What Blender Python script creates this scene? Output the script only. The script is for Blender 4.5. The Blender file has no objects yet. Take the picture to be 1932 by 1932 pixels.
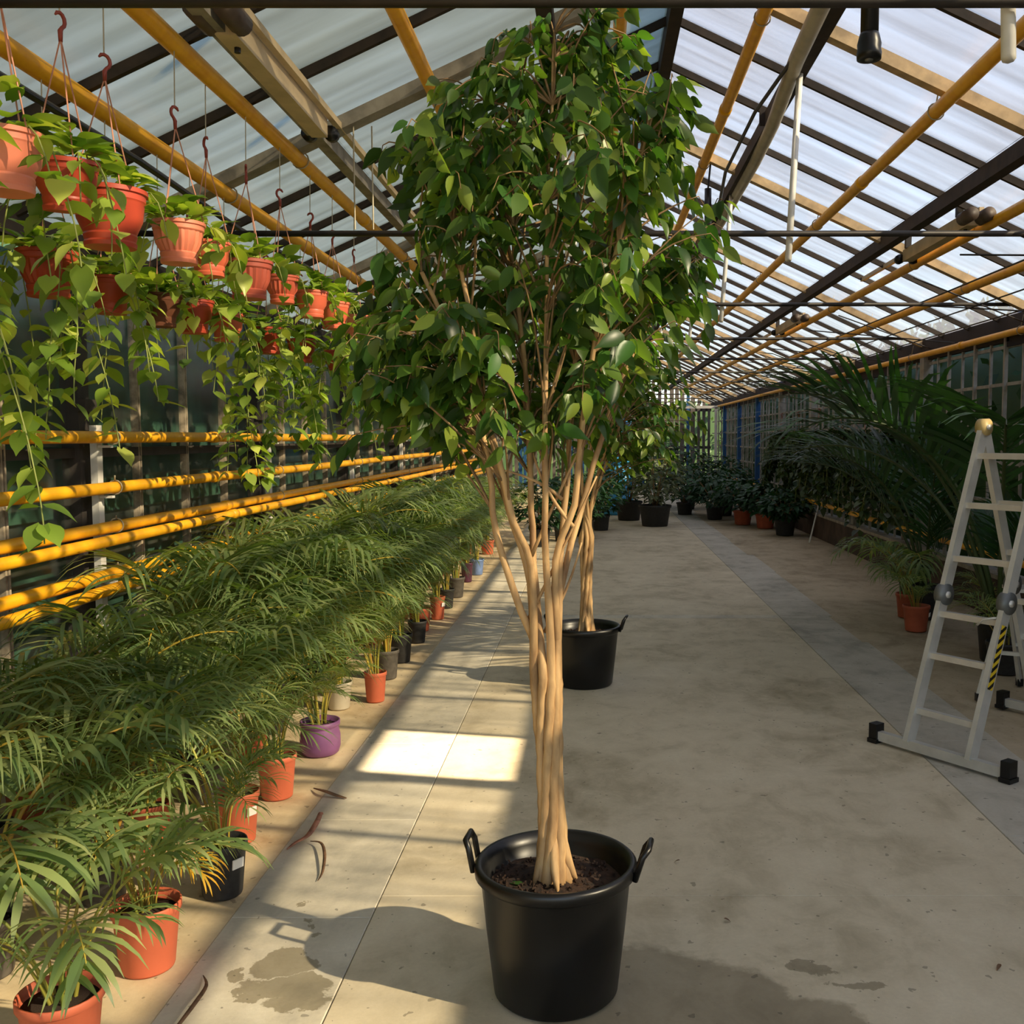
import bpy, math, random
from mathutils import Vector, Matrix, Quaternion, Euler
from math import sin, cos, pi, radians, atan2, sqrt

# ------------------------------------------------------------------ camera, sky, sun, exposure
SC = bpy.context.scene
COL = SC.collection
cam_d = bpy.data.cameras.new('camera')
cam = bpy.data.objects.new('camera', cam_d)
COL.objects.link(cam)
cam.location = (0, 0, 1.5)
cam.rotation_euler = (radians(90 - 4.25), 0, 0)
cam_d.sensor_width = 36
cam_d.lens = 36 * 1900 / 1932
cam_d.shift_x = -156 / 1932
cam_d.clip_start = .05
cam_d.clip_end = 500
SC.camera = cam

SUN_DIR = Vector((-.767, .384, -.511))          # the way the sunlight travels
sun_d = bpy.data.lights.new('sun_offscreen', 'SUN')
sun_d.energy = 9.5
sun_d.angle = radians(.6)
sun_d.color = (1, .80, .53)
sun = bpy.data.objects.new('sun_offscreen', sun_d)
COL.objects.link(sun)
sun.rotation_euler = SUN_DIR.to_track_quat('-Z', 'Y').to_euler()
sun.location = (12, -6, 12)

W = bpy.data.worlds.new('sky')
SC.world = W
W.use_nodes = True
nt = W.node_tree
bg = nt.nodes['Background']
sky = nt.nodes.new('ShaderNodeTexSky')
sky.sky_type = 'NISHITA'
sky.sun_disc = False
sky.sun_elevation = radians(30)
sky.sun_rotation = radians(116)
sky.air_density = 1.0
sky.dust_density = 1.2
sky.ozone_density = 1.5
nt.links.new(sky.outputs[0], bg.inputs[0])
bg.inputs[1].default_value = .18

vs = SC.view_settings
vs.view_transform = 'Standard'
vs.look = 'None'
vs.exposure = 1.38
vs.gamma = 1
vs.use_curve_mapping = False
SC.cycles.use_denoising = True
SC.cycles.max_bounces = 10
SC.cycles.transparent_max_bounces = 16
SC.cycles.sample_clamp_indirect = 6

R = random.Random(11)

# ------------------------------------------------------------------ helpers
def lin(c):
    return tuple(((v / 255) / 12.92 if v / 255 < .04045 else ((v / 255 + .055) / 1.055) ** 2.4) for v in c) + (1,)

class MB:
    def __init__(s):
        s.v = []; s.f = []; s.m = []
    def face(s, idx, mat=0):
        s.f.append(tuple(idx)); s.m.append(mat)
    def box(s, c, size, rot=None, mat=0):
        hx, hy, hz = size[0] / 2, size[1] / 2, size[2] / 2
        b = len(s.v); c = Vector(c)
        for dx, dy, dz in ((-1, -1, -1), (1, -1, -1), (1, 1, -1), (-1, 1, -1), (-1, -1, 1), (1, -1, 1), (1, 1, 1), (-1, 1, 1)):
            p = Vector((dx * hx, dy * hy, dz * hz))
            if rot is not None: p = rot @ p
            s.v.append(tuple(c + p))
        for q in ((0, 3, 2, 1), (4, 5, 6, 7), (0, 1, 5, 4), (1, 2, 6, 5), (2, 3, 7, 6), (3, 0, 4, 7)):
            s.face([b + i for i in q], mat)
        return s
    def bar(s, a, b, w, h, mat=0, up=(0, 0, 1)):
        a = Vector(a); b = Vector(b); d = b - a
        y = d.normalized(); x = y.cross(Vector(up))
        if x.length < 1e-4: x = y.cross(Vector((1, 0, 0)))
        x.normalize(); z = x.cross(y)
        s.box((a + b) / 2, (w, d.length, h), Matrix((x, y, z)).transposed(), mat)
        return s
    def tube(s, path, rad, n=8, mat=0, cap=True):
        P = [Vector(p) for p in path]; k = len(P)
        if not hasattr(rad, '__len__'): rad = [rad] * k
        t0 = (P[1] - P[0]).normalized()
        x = t0.cross(Vector((0, 0, 1)))
        if x.length < 1e-3: x = t0.cross(Vector((1, 0, 0)))
        x.normalize()
        b = len(s.v); prev = t0
        for i in range(k):
            t = (P[min(i + 1, k - 1)] - P[max(i - 1, 0)])
            t = t.normalized() if t.length > 1e-9 else prev
            q = prev.rotation_difference(t); x = q @ x; prev = t
            y = t.cross(x)
            for j in range(n):
                a = 2 * pi * j / n
                s.v.append(tuple(P[i] + (x * cos(a) + y * sin(a)) * rad[i]))
        for i in range(k - 1):
            for j in range(n):
                j2 = (j + 1) % n
                s.face((b + i * n + j, b + i * n + j2, b + (i + 1) * n + j2, b + (i + 1) * n + j), mat)
        if cap:
            s.face([b + j for j in range(n)][::-1], mat)
            s.face([b + (k - 1) * n + j for j in range(n)], mat)
        return s
    def lathe(s, prof, n=28, mat=0, c=(0, 0, 0), rib=None):
        b = len(s.v); k = len(prof)
        for i, (r, z) in enumerate(prof):
            for j in range(n):
                a = 2 * pi * j / n
                rr = r
                if rib and rib[0] <= i <= rib[1] and j % 2: rr = r - rib[2]
                s.v.append((c[0] + rr * cos(a), c[1] + rr * sin(a), c[2] + z))
        for i in range(k - 1):
            for j in range(n):
                j2 = (j + 1) % n
                s.face((b + i * n + j, b + i * n + j2, b + (i + 1) * n + j2, b + (i + 1) * n + j), mat)
        s.face([b + j for j in range(n)][::-1], mat)
        s.face([b + (k - 1) * n + j for j in range(n)], mat)
        return s
    def add(s, verts, faces, M, mat=0):
        b = len(s.v)
        for p in verts: s.v.append(tuple(M @ Vector(p)))
        for f in faces: s.face([b + i for i in f], mat)
        return s
    def mesh(s, name, mats, smooth=False):
        me = bpy.data.meshes.new(name)
        me.from_pydata(s.v, [], s.f)
        for m in (mats if isinstance(mats, (list, tuple)) else [mats]): me.materials.append(m)
        if any(s.m): me.polygons.foreach_set('material_index', s.m)
        if smooth: me.polygons.foreach_set('use_smooth', [True] * len(s.f))
        me.update()
        return me
    def build(s, name, mats, parent=None, smooth=False, loc=None):
        o = bpy.data.objects.new(name, s.mesh(name, mats, smooth))
        COL.objects.link(o)
        if parent is not None: o.parent = parent
        if loc is not None: o.location = loc
        return o

def put(name, me, parent=None, loc=(0, 0, 0), rot=(0, 0, 0), sc=1, M=None):
    o = bpy.data.objects.new(name, me); COL.objects.link(o)
    if parent is not None: o.parent = parent
    if M is not None: o.matrix_local = M
    else:
        o.location = loc; o.rotation_euler = rot
        o.scale = (sc, sc, sc) if not hasattr(sc, '__len__') else sc
    return o

def tag(o, label, cat, group=None, kind=None):
    o['label'] = label
    if kind != 'structure' : o['category'] = cat
    if group: o['group'] = group
    if kind: o['kind'] = kind
    return o

def thing(name, label, cat, loc=(0, 0, 0), rz=0, group=None, kind=None):
    o = bpy.data.objects.new(name, None); COL.objects.link(o)
    o.empty_display_size = .1
    o.location = loc; o.rotation_euler = (0, 0, rz)
    return tag(o, label, cat, group, kind)

# ------------------------------------------------------------------ materials
def newmat(name):
    m = bpy.data.materials.new(name); m.use_nodes = True
    n = m.node_tree.nodes; p = n['Principled BSDF']
    return m, m.node_tree, p

def N(t, typ, **kw):
    n = t.nodes.new(typ)
    for k, v in kw.items():
        if k.startswith('i_'):
            key = k[2:]
            n.inputs[int(key) if key.isdigit() else key.replace('_', ' ')].default_value = v
        else: setattr(n, k, v)
    return n

def ramp(t, fac, stops):
    r = N(t, 'ShaderNodeValToRGB')
    e = r.color_ramp.elements
    while len(e) < len(stops): e.new(.5)
    for i, (p, c) in enumerate(stops):
        e[i].position = p; e[i].color = c
    t.links.new(fac, r.inputs[0])
    return r.outputs[0]

def pos(t, scale=(1, 1, 1)):
    g = N(t, 'ShaderNodeNewGeometry')
    v = N(t, 'ShaderNodeVectorMath', operation='MULTIPLY')
    t.links.new(g.outputs['Position'], v.inputs[0]); v.inputs[1].default_value = scale
    return v.outputs[0]

def objco(t, scale=(1, 1, 1)):
    g = N(t, 'ShaderNodeTexCoord')
    v = N(t, 'ShaderNodeVectorMath', operation='MULTIPLY')
    t.links.new(g.outputs['Object'], v.inputs[0]); v.inputs[1].default_value = scale
    return v.outputs[0]

def noise(t, vec, scale, detail=4, rough=.55, dist=0):
    n = N(t, 'ShaderNodeTexNoise')
    n.inputs['Scale'].default_value = scale; n.inputs['Detail'].default_value = detail
    n.inputs['Roughness'].default_value = rough; n.inputs['Distortion'].default_value = dist
    t.links.new(vec, n.inputs['Vector'])
    return n.outputs['Fac']

def mixc(t, fac, a, b, mode='MIX'):
    m = N(t, 'ShaderNodeMix', data_type='RGBA', blend_type=mode)
    for k, s in ((0, fac), (6, a), (7, b)):
        if hasattr(s, 'links'): t.links.new(s, m.inputs[k])
        else: m.inputs[k].default_value = s
    return m.outputs[2]

def math_(t, op, a, b=None, c=None):
    m = N(t, 'ShaderNodeMath', operation=op)
    for k, s in enumerate((a, b, c)):
        if s is None: continue
        if hasattr(s, 'links'): t.links.new(s, m.inputs[k])
        else: m.inputs[k].default_value = s
    return m.outputs[0]

def bump(t, p, h, strength=.3, dist=.01):
    b = N(t, 'ShaderNodeBump'); b.inputs['Strength'].default_value = strength; b.inputs['Distance'].default_value = dist
    t.links.new(h, b.inputs['Height']); t.links.new(b.outputs[0], p.inputs['Normal'])

def plain(name, c, rough=.6, metal=0, var=.12, scale=9, spec=.5, bmp=0, c2=None, stretch=(1, 1, 1)):
    m, t, p = newmat(name)
    co = objco(t, stretch)
    f = noise(t, co, scale, 5)
    a = lin(c); b = lin(c2) if c2 else tuple(v * (1 - var * 2.2) for v in a[:3]) + (1,)
    col = ramp(t, f, [(.3, b), (.62, a)])
    t.links.new(col, p.inputs['Base Color'])
    p.inputs['Roughness'].default_value = rough; p.inputs['Metallic'].default_value = metal
    p.inputs['Specular IOR Level'].default_value = spec
    if bmp: bump(t, p, f, bmp, .006)
    return m

def leafmat(name, cols, trans=.3, rough=.38, tcol=None):
    m, t, p = newmat(name)
    g = N(t, 'ShaderNodeNewGeometry'); oi = N(t, 'ShaderNodeObjectInfo')
    a = math_(t, 'ADD', g.outputs['Random Per Island'], math_(t, 'MULTIPLY', oi.outputs['Random'], 7.31))
    fr = math_(t, 'FRACT', a)
    k = len(cols)
    col = ramp(t, fr, [(i / max(1, k - 1), lin(c)) for i, c in enumerate(cols)])
    t.links.new(col, p.inputs['Base Color'])
    p.inputs['Roughness'].default_value = rough
    p.inputs['Specular IOR Level'].default_value = .45
    tr = N(t, 'ShaderNodeBsdfTranslucent')
    tc = mixc(t, 1.0, col, (1.5, 1.7, .5, 1), 'MULTIPLY')
    t.links.new(tc, tr.inputs[0])
    ms = N(t, 'ShaderNodeMixShader'); ms.inputs[0].default_value = trans
    t.links.new(p.outputs[0], ms.inputs[1]); t.links.new(tr.outputs[0], ms.inputs[2])
    t.links.new(ms.outputs[0], t.nodes['Material Output'].inputs[0])
    return m

def panemat(name, c, clear, trans, streak, gloss=.06):
    m, t, p = newmat(name)
    t.nodes.remove(p)
    co = pos(t, streak)
    f = noise(t, co, 1.0, 5, .6)
    f2 = noise(t, pos(t, (.9, 1.1, .9)), 1.0, 3)
    fac = math_(t, 'MULTIPLY', math_(t, 'ADD', math_(t, 'MULTIPLY', f, 1.2), math_(t, 'MULTIPLY', f2, .8)), clear)
    a = lin(c)
    tr = N(t, 'ShaderNodeBsdfTranslucent')
    dirt = ramp(t, f, [(.35, tuple(v * .75 for v in a[:3]) + (1,)), (.65, a)])
    t.links.new(dirt, tr.inputs[0])
    df = N(t, 'ShaderNodeBsdfDiffuse'); df.inputs[0].default_value = tuple(v * .55 for v in a[:3]) + (1,)
    m1 = N(t, 'ShaderNodeMixShader'); m1.inputs[0].default_value = trans
    t.links.new(df.outputs[0], m1.inputs[1]); t.links.new(tr.outputs[0], m1.inputs[2])
    cl = N(t, 'ShaderNodeBsdfTransparent'); cl.inputs[0].default_value = (.93, .95, .95, 1)
    m2 = N(t, 'ShaderNodeMixShader')
    t.links.new(fac, m2.inputs[0]); t.links.new(m1.outputs[0], m2.inputs[1]); t.links.new(cl.outputs[0], m2.inputs[2])
    gl = N(t, 'ShaderNodeBsdfGlossy'); gl.inputs['Roughness'].default_value = .25
    m3 = N(t, 'ShaderNodeMixShader'); m3.inputs[0].default_value = gloss
    t.links.new(m2.outputs[0], m3.inputs[1]); t.links.new(gl.outputs[0], m3.inputs[2])
    t.links.new(m3.outputs[0], t.nodes['Material Output'].inputs[0])
    return m

def concrete(name, base, dark, light, wet=None, grain=1.0):
    m, t, p = newmat(name)
    co = pos(t)
    big = noise(t, co, 1.3, 6, .62, .6)
    mid = noise(t, pos(t, (1, .7, 1)), 6, 6, .65, .4)
    fine = noise(t, co, 70, 4, .7)
    s = math_(t, 'ADD', math_(t, 'MULTIPLY', big, .55), math_(t, 'MULTIPLY', mid, .45))
    col = ramp(t, s, [(.34, lin(dark)), (.5, lin(base)), (.66, lin(light))])
    col = mixc(t, math_(t, 'MULTIPLY', fine, .35 * grain), col, lin(tuple(v * .72 for v in base)))
    # small dark specks
    sp = noise(t, co, 26, 2, .5)
    spk = math_(t, 'GREATER_THAN', sp, .70)
    col = mixc(t, math_(t, 'MULTIPLY', spk, .5), col, lin(tuple(v * .5 for v in dark)))
    rough = .82
    p.inputs['Specular IOR Level'].default_value = .3
    if wet:
        g = N(t, 'ShaderNodeNewGeometry')
        warp = N(t, 'ShaderNodeTexNoise'); warp.inputs['Scale'].default_value = 4.5; warp.inputs['Detail'].default_value = 7; warp.inputs['Roughness'].default_value = .62
        t.links.new(g.outputs['Position'], warp.inputs['Vector'])
        wv = N(t, 'ShaderNodeVectorMath', operation='SUBTRACT'); t.links.new(warp.outputs['Color'], wv.inputs[0]); wv.inputs[1].default_value = (.5, .5, .5)
        ws = N(t, 'ShaderNodeVectorMath', operation='SCALE'); t.links.new(wv.outputs[0], ws.inputs[0]); ws.inputs['Scale'].default_value = .34
        wp = N(t, 'ShaderNodeVectorMath', operation='ADD'); t.links.new(g.outputs['Position'], wp.inputs[0]); t.links.new(ws.outputs[0], wp.inputs[1])
        tot = None
        for (x, y, rx, ry) in wet:
            sb = N(t, 'ShaderNodeVectorMath', operation='SUBTRACT'); t.links.new(wp.outputs[0], sb.inputs[0]); sb.inputs[1].default_value = (x, y, 0)
            ml = N(t, 'ShaderNodeVectorMath', operation='MULTIPLY'); t.links.new(sb.outputs[0], ml.inputs[0]); ml.inputs[1].default_value = (1 / rx, 1 / ry, 0)
            ln = N(t, 'ShaderNodeVectorMath', operation='LENGTH'); t.links.new(ml.outputs[0], ln.inputs[0])
            mr = N(t, 'ShaderNodeMapRange'); mr.inputs['From Min'].default_value = 1.05; mr.inputs['From Max'].default_value = .95
            t.links.new(ln.outputs['Value'], mr.inputs['Value'])
            tot = mr.outputs[0] if tot is None else math_(t, 'MAXIMUM', tot, mr.outputs[0])
        col = mixc(t, math_(t, 'MULTIPLY', tot, .75), col, mixc(t, 1.0, col, (.40, .37, .30, 1), 'MULTIPLY'))
        rr = math_(t, 'SUBTRACT', rough, math_(t, 'MULTIPLY', tot, .35))
        t.links.new(rr, p.inputs['Roughness'])
    else: p.inputs['Roughness'].default_value = rough
    t.links.new(col, p.inputs['Base Color'])
    bump(t, p, math_(t, 'ADD', math_(t, 'MULTIPLY', fine, .3), mid), .25, .006)
    return m

M_slab = concrete('concrete_slab', (214, 199, 169), (170, 155, 126), (230, 216, 187),
                  wet=[(.20, 2.45, .36, .40), (.58, 2.12, .26, .42), (.38, 2.2, .3, .4), (.62, 2.75, .07, .03), (.72, 2.66, .06, .03)])
M_strip = concrete('concrete_strip', (210, 200, 178), (160, 154, 140), (230, 221, 200),
                   wet=[(-.88, 2.78, .09, .07), (-.84, 2.66, .11, .05), (-.98, 2.70, .04, .02), (-.93, 2.62, .05, .025), (-.86, 2.98, .03, .015), (-.80, 2.93, .03, .012), (-.78, 2.58, .1, .05), (-.95, 3.12, .02, .012)])
M_strip_r = concrete('concrete_strip_grey', (192, 184, 166), (146, 140, 126), (212, 204, 188))
M_bed = concrete('sandy_concrete', (216, 194, 156), (178, 152, 114), (230, 212, 176))
M_earth = concrete('dusty_floor', (186, 168, 138), (142, 126, 100), (204, 186, 156))
M_joint = plain('joint_filler', (150, 140, 120), .9, var=.25, scale=20)
M_ground = plain('outdoor_ground', (110, 104, 84), .95, var=.2, scale=2)
M_pane_r = panemat('roof_sheet_clear', (132, 136, 150), .50, .70, (.7, 11, .7))
M_pane_l = panemat('roof_sheet_dusty', (178, 178, 156), .26, .70, (.7, 11, .7))
M_bar = plain('dark_wood_bar', (44, 33, 24), .8, var=.3, scale=14, bmp=.3)
M_rafter = plain('grey_rafter', (150, 143, 130), .75, var=.2, scale=10, bmp=.2)
M_rafter_warm = plain('weathered_wood', (186, 160, 122), .75, var=.2, scale=10, bmp=.2)
M_tie = plain('dark_steel', (52, 47, 44), .5, .3, var=.2)
M_beige = plain('beige_rail', (206, 184, 146), .6, var=.1)
M_roller = plain('brown_roller', (86, 70, 58), .55, var=.2)
M_black = plain('black_plastic', (16, 16, 17), .36, var=.2, spec=.45)
M_blacktube = plain('black_tube', (22, 22, 23), .3, var=.1)
M_yellow = plain('yellow_paint', (238, 174, 24), .45, var=.05, scale=12, c2=(222, 152, 18))
M_white = plain('white_paint', (222, 220, 212), .55, var=.08)
M_pvc = plain('grey_pvc', (178, 170, 150), .5, var=.12)
M_wire = plain('galvanised_wire', (176, 166, 140), .5, .2)
M_col = plain('wall_column', (62, 56, 52), .75, var=.2)
M_mull = plain('wall_mullion', (184, 168, 144), .7, var=.3, scale=16)
M_net = plain('green_shade_net', (58, 100, 82), .95, var=.4, scale=3.0, c2=(24, 48, 40))
M_alu = plain('aluminium', (214, 210, 200), .42, .35, var=.08)
M_alu_d = plain('grey_casting', (120, 122, 120), .5, .5)
M_tan = plain('tan_plastic', (196, 170, 110), .5)
M_hazard, t_, p_ = newmat('hazard_label')
w_ = N(t_, 'ShaderNodeTexWave', wave_type='BANDS', bands_direction='DIAGONAL'); w_.inputs['Scale'].default_value = 14
t_.links.new(objco(t_), w_.inputs['Vector'])
t_.links.new(ramp(t_, w_.outputs['Fac'], [(.48, lin((20, 20, 18))), (.52, lin((226, 190, 40)))]), p_.inputs['Base Color'])
M_soil = plain('potting_soil', (62, 42, 28), .95, var=.4, scale=60, bmp=.8, c2=(22, 14, 10))
M_label = plain('white_label', (236, 232, 222), .6, var=.03)
M_bark = plain('ficus_bark', (206, 168, 116), .7, var=.25, scale=22, bmp=.5, c2=(134, 100, 64), stretch=(1, 1, .25))
M_twig = plain('ficus_twig', (150, 118, 78), .7, var=.25, scale=30)
M_cane = leafmat('palm_cane', [(150, 150, 60), (190, 160, 60), (110, 130, 50), (170, 130, 50)], .05, .5)
M_ficus = leafmat('ficus_leaf', [(50, 76, 34), (70, 104, 42), (108, 134, 52), (54, 84, 38), (78, 122, 54), (154, 172, 72), (40, 64, 30), (94, 122, 50)], .44, .34)
M_palm = leafmat('palm_leaf', [(90, 114, 66), (112, 132, 78), (138, 152, 94), (100, 124, 74), (158, 166, 108), (74, 98, 58)], .36, .40)
M_palm_dark = leafmat('kentia_leaf', [(30, 60, 28), (44, 78, 36), (24, 50, 26)], .2, .45)
M_palm_yellow = leafmat('yellowed_palm_leaf', [(212, 164, 40), (196, 150, 44), (150, 150, 60)], .3, .45)
M_pothos = leafmat('pothos_leaf', [(112, 142, 52), (140, 168, 66), (176, 194, 86), (92, 124, 48), (204, 212, 104), (124, 152, 62), (78, 110, 46)], .36, .36)
M_vine = plain('vine_stem', (150, 160, 84), .6)
M_ivy = leafmat('ivy_leaf', [(44, 64, 30), (58, 78, 36), (34, 52, 26), (74, 90, 40)], .2, .5)
M_shrub = leafmat('shrub_leaf', [(34, 66, 38), (46, 84, 48), (28, 54, 32)], .2, .5)
M_varieg = leafmat('variegated_leaf', [(96, 110, 78), (140, 146, 116), (60, 80, 50), (176, 178, 150)], .2, .5)
M_hedge = leafmat('hedge_leaf', [(50, 76, 38), (68, 92, 44), (44, 66, 34)], .15, .6)
M_dead = plain('dry_leaf', (120, 88, 62), .8, var=.3, scale=30)
M_dead2 = plain('pink_dry_leaf', (190, 128, 100), .8, var=.3, scale=30)
M_tank = plain('blue_tank', (60, 156, 214), .45, var=.06)
M_blue = plain('blue_post_paint', (32, 84, 136), .6, var=.1)
M_lattice = plain('lattice_paint', (168, 160, 146), .7, var=.2)
M_kerb = plain('kerb_plaster', (92, 72, 56), .9, var=.3, scale=4)
M_cap = plain('kerb_cap', (170, 158, 138), .8, var=.2)
M_fascia = plain('dark_fascia', (48, 38, 34), .9, var=.3, scale=3)
M_lat_far = plain('far_slat', (112, 104, 98), .8, var=.25, scale=3)
POT = {
 'terracotta': plain('terracotta_pot', (190, 96, 66), .6, var=.1),
 'orange': plain('orange_pot', (204, 104, 72), .55, var=.06),
 'black': plain('charcoal_pot', (50, 49, 48), .6, var=.2, scale=40),
 'grey': plain('grey_pot', (92, 86, 78), .7, var=.2, scale=30),
 'white': plain('pale_pot', (196, 186, 164), .6, var=.1),
 'purple': plain('purple_pot', (134, 84, 132), .5, var=.1),
 'plum': plain('plum_pot', (78, 36, 60), .5, var=.1),
 'blue': plain('blue_pot', (112, 136, 184), .5, var=.1),
 'red': plain('red_basket', (188, 72, 48), .45, var=.06),
 'salmon': plain('salmon_basket', (232, 134, 104), .5, var=.06),
 'rust': plain('rust_basket', (186, 88, 66), .5, var=.06),
 'scarlet': plain('orange_basket', (220, 106, 76), .45, var=.05),
 'brown': plain('brown_basket', (120, 70, 44), .8, var=.2),
}

# ------------------------------------------------------------------ dimensions of the greenhouse
XL, XR, XC = -2.54, 3.40, .43          # eaves and ridge
ZE, SL = 2.45, .46                     # eave height, roof slope
ZR = ZE + SL * (XR - XC)
ANG = math.atan(SL)
def roof(x): return ZR - SL * abs(x - XC)
FY0, FS, BS = 2.42, 2.68, .67        # first frame, frame spacing, glazing bar spacing
FRAMES = [FY0 + FS * i for i in range(-2, 11)]
Y0, Y1 = FRAMES[0], 29.5

# ------------------------------------------------------------------ ground and floor
g = MB().box((0, 12, -.16), (160, 160, .1)).build('ground', M_ground)
tag(g, 'bare trodden ground around the greenhouse', 'ground', kind='structure')

floor = thing('floor', 'concrete greenhouse floor of slabs and two paler strips', 'floor', kind='structure')
MB().box((.43, 13.2, -.07), (6.4, 34, .1)).build('subfloor', M_joint, floor)
def slab(x0, x1, y0, y1, mat, z=0.0, gap=.0015):
    a, b, c, d = x0 + gap, x1 - gap, y0 + gap, y1 - gap
    m = MB()
    e = .0025
    m.v = [(a, c, z - .05), (b, c, z - .05), (b, d, z - .05), (a, d, z - .05),
           (a, c, z - e), (b, c, z - e), (b, d, z - e), (a, d, z - e),
           (a + e, c + e, z), (b - e, c + e, z), (b - e, d - e, z), (a + e, d - e, z)]
    for q in ((0, 1, 5, 4), (1, 2, 6, 5), (2, 3, 7, 6), (3, 0, 4, 7), (4, 5, 9, 8), (5, 6, 10, 9), (6, 7, 11, 10), (7, 4, 8, 11), (8, 9, 10, 11)): m.face(q)
    return m.build('slab', mat, floor)
ys = [-2.9, 3.2, 8.28, 8.44, 13.5, 18.6, 23.8, Y1]
for i in range(len(ys) - 1):
    slab(-.70, 1.55, ys[i], ys[i + 1], M_strip if i == 2 else M_slab)
ys = [-2.9, .4, 1.75, 2.42, 3.05, 3.86, 4.85, 5.65, 6.7, 7.7, 8.9, 10.2, 11.5, 13, 15, 17, 20, 23, 26, Y1]
for a, b in zip(ys, ys[1:]):
    slab(-1.14, -.70, a, b, M_strip)
ys = [-2.9, .5, 2.2, 3.7, 4.9, 6.1, 7.3, 8.4, 9.8, 11.2, 12.8, 14.6, 17, 20, 23, 26, Y1]
for a, b in zip(ys, ys[1:]):
    j = R.uniform(-.05, .05)
    slab(1.55, 2.0 + j, a, b, M_strip_r)
slab(-2.7, -1.14, -2.9, Y1, M_bed, -.004)
slab(1.93, 3.5, -2.9, Y1, M_earth, -.008)

# ------------------------------------------------------------------ roof
ceil = thing('ceiling', 'pitched translucent sheet roof on dark glazing bars and tie beams', 'roof', kind='structure')
ROWS = [(.0, .66), (.66, 1.76), (1.76, 2.97)]     # horizontal offsets from the ridge
def slopept(side, off, dz=0):
    x = XC + side * off
    return x, roof(x) + dz
pane_mesh = {}
for side in (1, -1):
    for r, (a, b) in enumerate(ROWS):
        L = (b - a) / cos(ANG) - .001
        pane_mesh[side, r] = MB().box((0, 0, 0), (L, BS - .012, .008)).mesh('roof_pane', M_pane_r if side > 0 else M_pane_l)
    long_ = {}
def add_pane(side, r, k, y, short=0):
    a, b = ROWS[r]
    if short:
        b = b - short
        me = MB().box((0, 0, 0), ((b - a) / cos(ANG) - .02, BS - .012, .008)).mesh('roof_pane', M_pane_r if side > 0 else M_pane_l)
    else: me = pane_mesh[side, r]
    x, z = slopept(side, (a + b) / 2, .03)
    put('roof_pane', me, ceil, (x, y, z), (0, side * ANG, 0))
for side in (1, -1):
    for r in range(3):
        for k in range(-4, 20):
            y = FY0 + BS * (k + .5)
            add_pane(side, r, k, y, .50 if (side, r, k) == (1, 2, 0) else 0)
    for (ya, yb) in ((Y0, FY0 - 4 * BS), (FY0 + 20 * BS, Y1)):
        for r, (a, b) in enumerate(ROWS):
            x, z = slopept(side, (a + b) / 2, .03)
            o = MB().box((0, 0, 0), ((b - a) / cos(ANG) - .02, yb - ya, .008)).build('roof_sheet', M_pane_r if side > 0 else M_pane_l, ceil)
            o.location = (x, (ya + yb) / 2, z); o.rotation_euler = (0, side * ANG, 0)
Ls = 2.97 / cos(ANG)
bar_me = MB().box((0, 0, 0), (Ls, .026, .04)).mesh('glazing_bar', M_bar)
raf_me = MB().box((0, 0, 0), (Ls, .10, .06)).mesh('rafter', M_rafter)
raf_me2 = MB().box((0, 0, 0), (Ls, .07, .06)).mesh('rafter', M_rafter_warm)
for side in (1, -1):
    k = -8
    while FY0 + BS * k < Y1:
        y = FY0 + BS * k
        x, z = slopept(side, 1.485, 0)
        put('glazing_bar', bar_me, ceil, (x, y, z), (0, side * ANG, 0))
        if k % 4 == 0:
            put('rafter', raf_me2 if side > 0 else raf_me, ceil, (x, y - .03, z - .022), (0, side * ANG, 0))
        k += 1
ym, yl = (Y0 + Y1) / 2, Y1 - Y0
MB().box((XC, ym, ZR - .02), (.07, yl, .16)).build('ridge_beam', M_bar, ceil)
for side in (1, -1):
    for off in (.66, 1.76):
        x, z = slopept(side, off, -.05)
        MB().box((0, 0, 0), (.075, yl, .09) if side > 0 or off < 1 else (.06, yl, .07), None).build('purlin', M_bar if side > 0 or off < 1 else M_rafter, ceil).location = (x, ym, z)
    x, z = slopept(side, 2.97, -.03)
    MB().box((0, 0, 0), (.10, yl, .12)).build('eave_beam', M_fascia, ceil).location = (x, ym, z)
tie_me = MB().tube([(XL + .02, 0, 0), (XR - .02, 0, 0)], .015, 10).mesh('tie_beam', M_tie, True)
for y in FRAMES:
    put('tie_beam', tie_me, ceil, (0, y, 2.51))
# white drop rods between the purlins and the tie beams
for i, y in enumerate(FRAMES[2:9]):
    MB().tube([(1.09, y + .40, roof(1.09) - .06), (.965, y, 2.38)], .017, 8).build('drop_rod', M_white, ceil, True)
    if i in (1, 2): MB().tube([(-.17, y + .05, roof(-.17) - .06), (-.13, y, 2.40)], .017, 8).build('drop_rod', M_white, ceil, True)
# thin pull cords from the left rafters
for y in FRAMES[3:6]:
    for dx in (0, .09):
        MB().tube([(-1.18 + dx, y - .05, roof(-1.2) - .05), (-1.18 + dx, y - .05, 2.52)], .004, 5).build('pull_cord', M_wire, ceil)
# vent screens / wire net below the right eave
for k in range(9):
    a = 5.0 + k * 2.2
    m = MB().tube([(2.25, a, 2.62), (3.30, a + .55, 2.36)], .006, 5)
    m.build('net_wire', M_tie, ceil)
    MB().tube([(2.25, a + 1.3, 2.62), (3.30, a - .1, 2.36)], .006, 5).build('net_wire', M_tie, ceil)
for x, z in ((2.55, 2.55), (2.85, 2.48), (3.1, 2.42)):
    MB().tube([(x, 4.5, z), (x, 24, z)], .006, 5).build('net_wire', M_tie, ceil)

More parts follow.
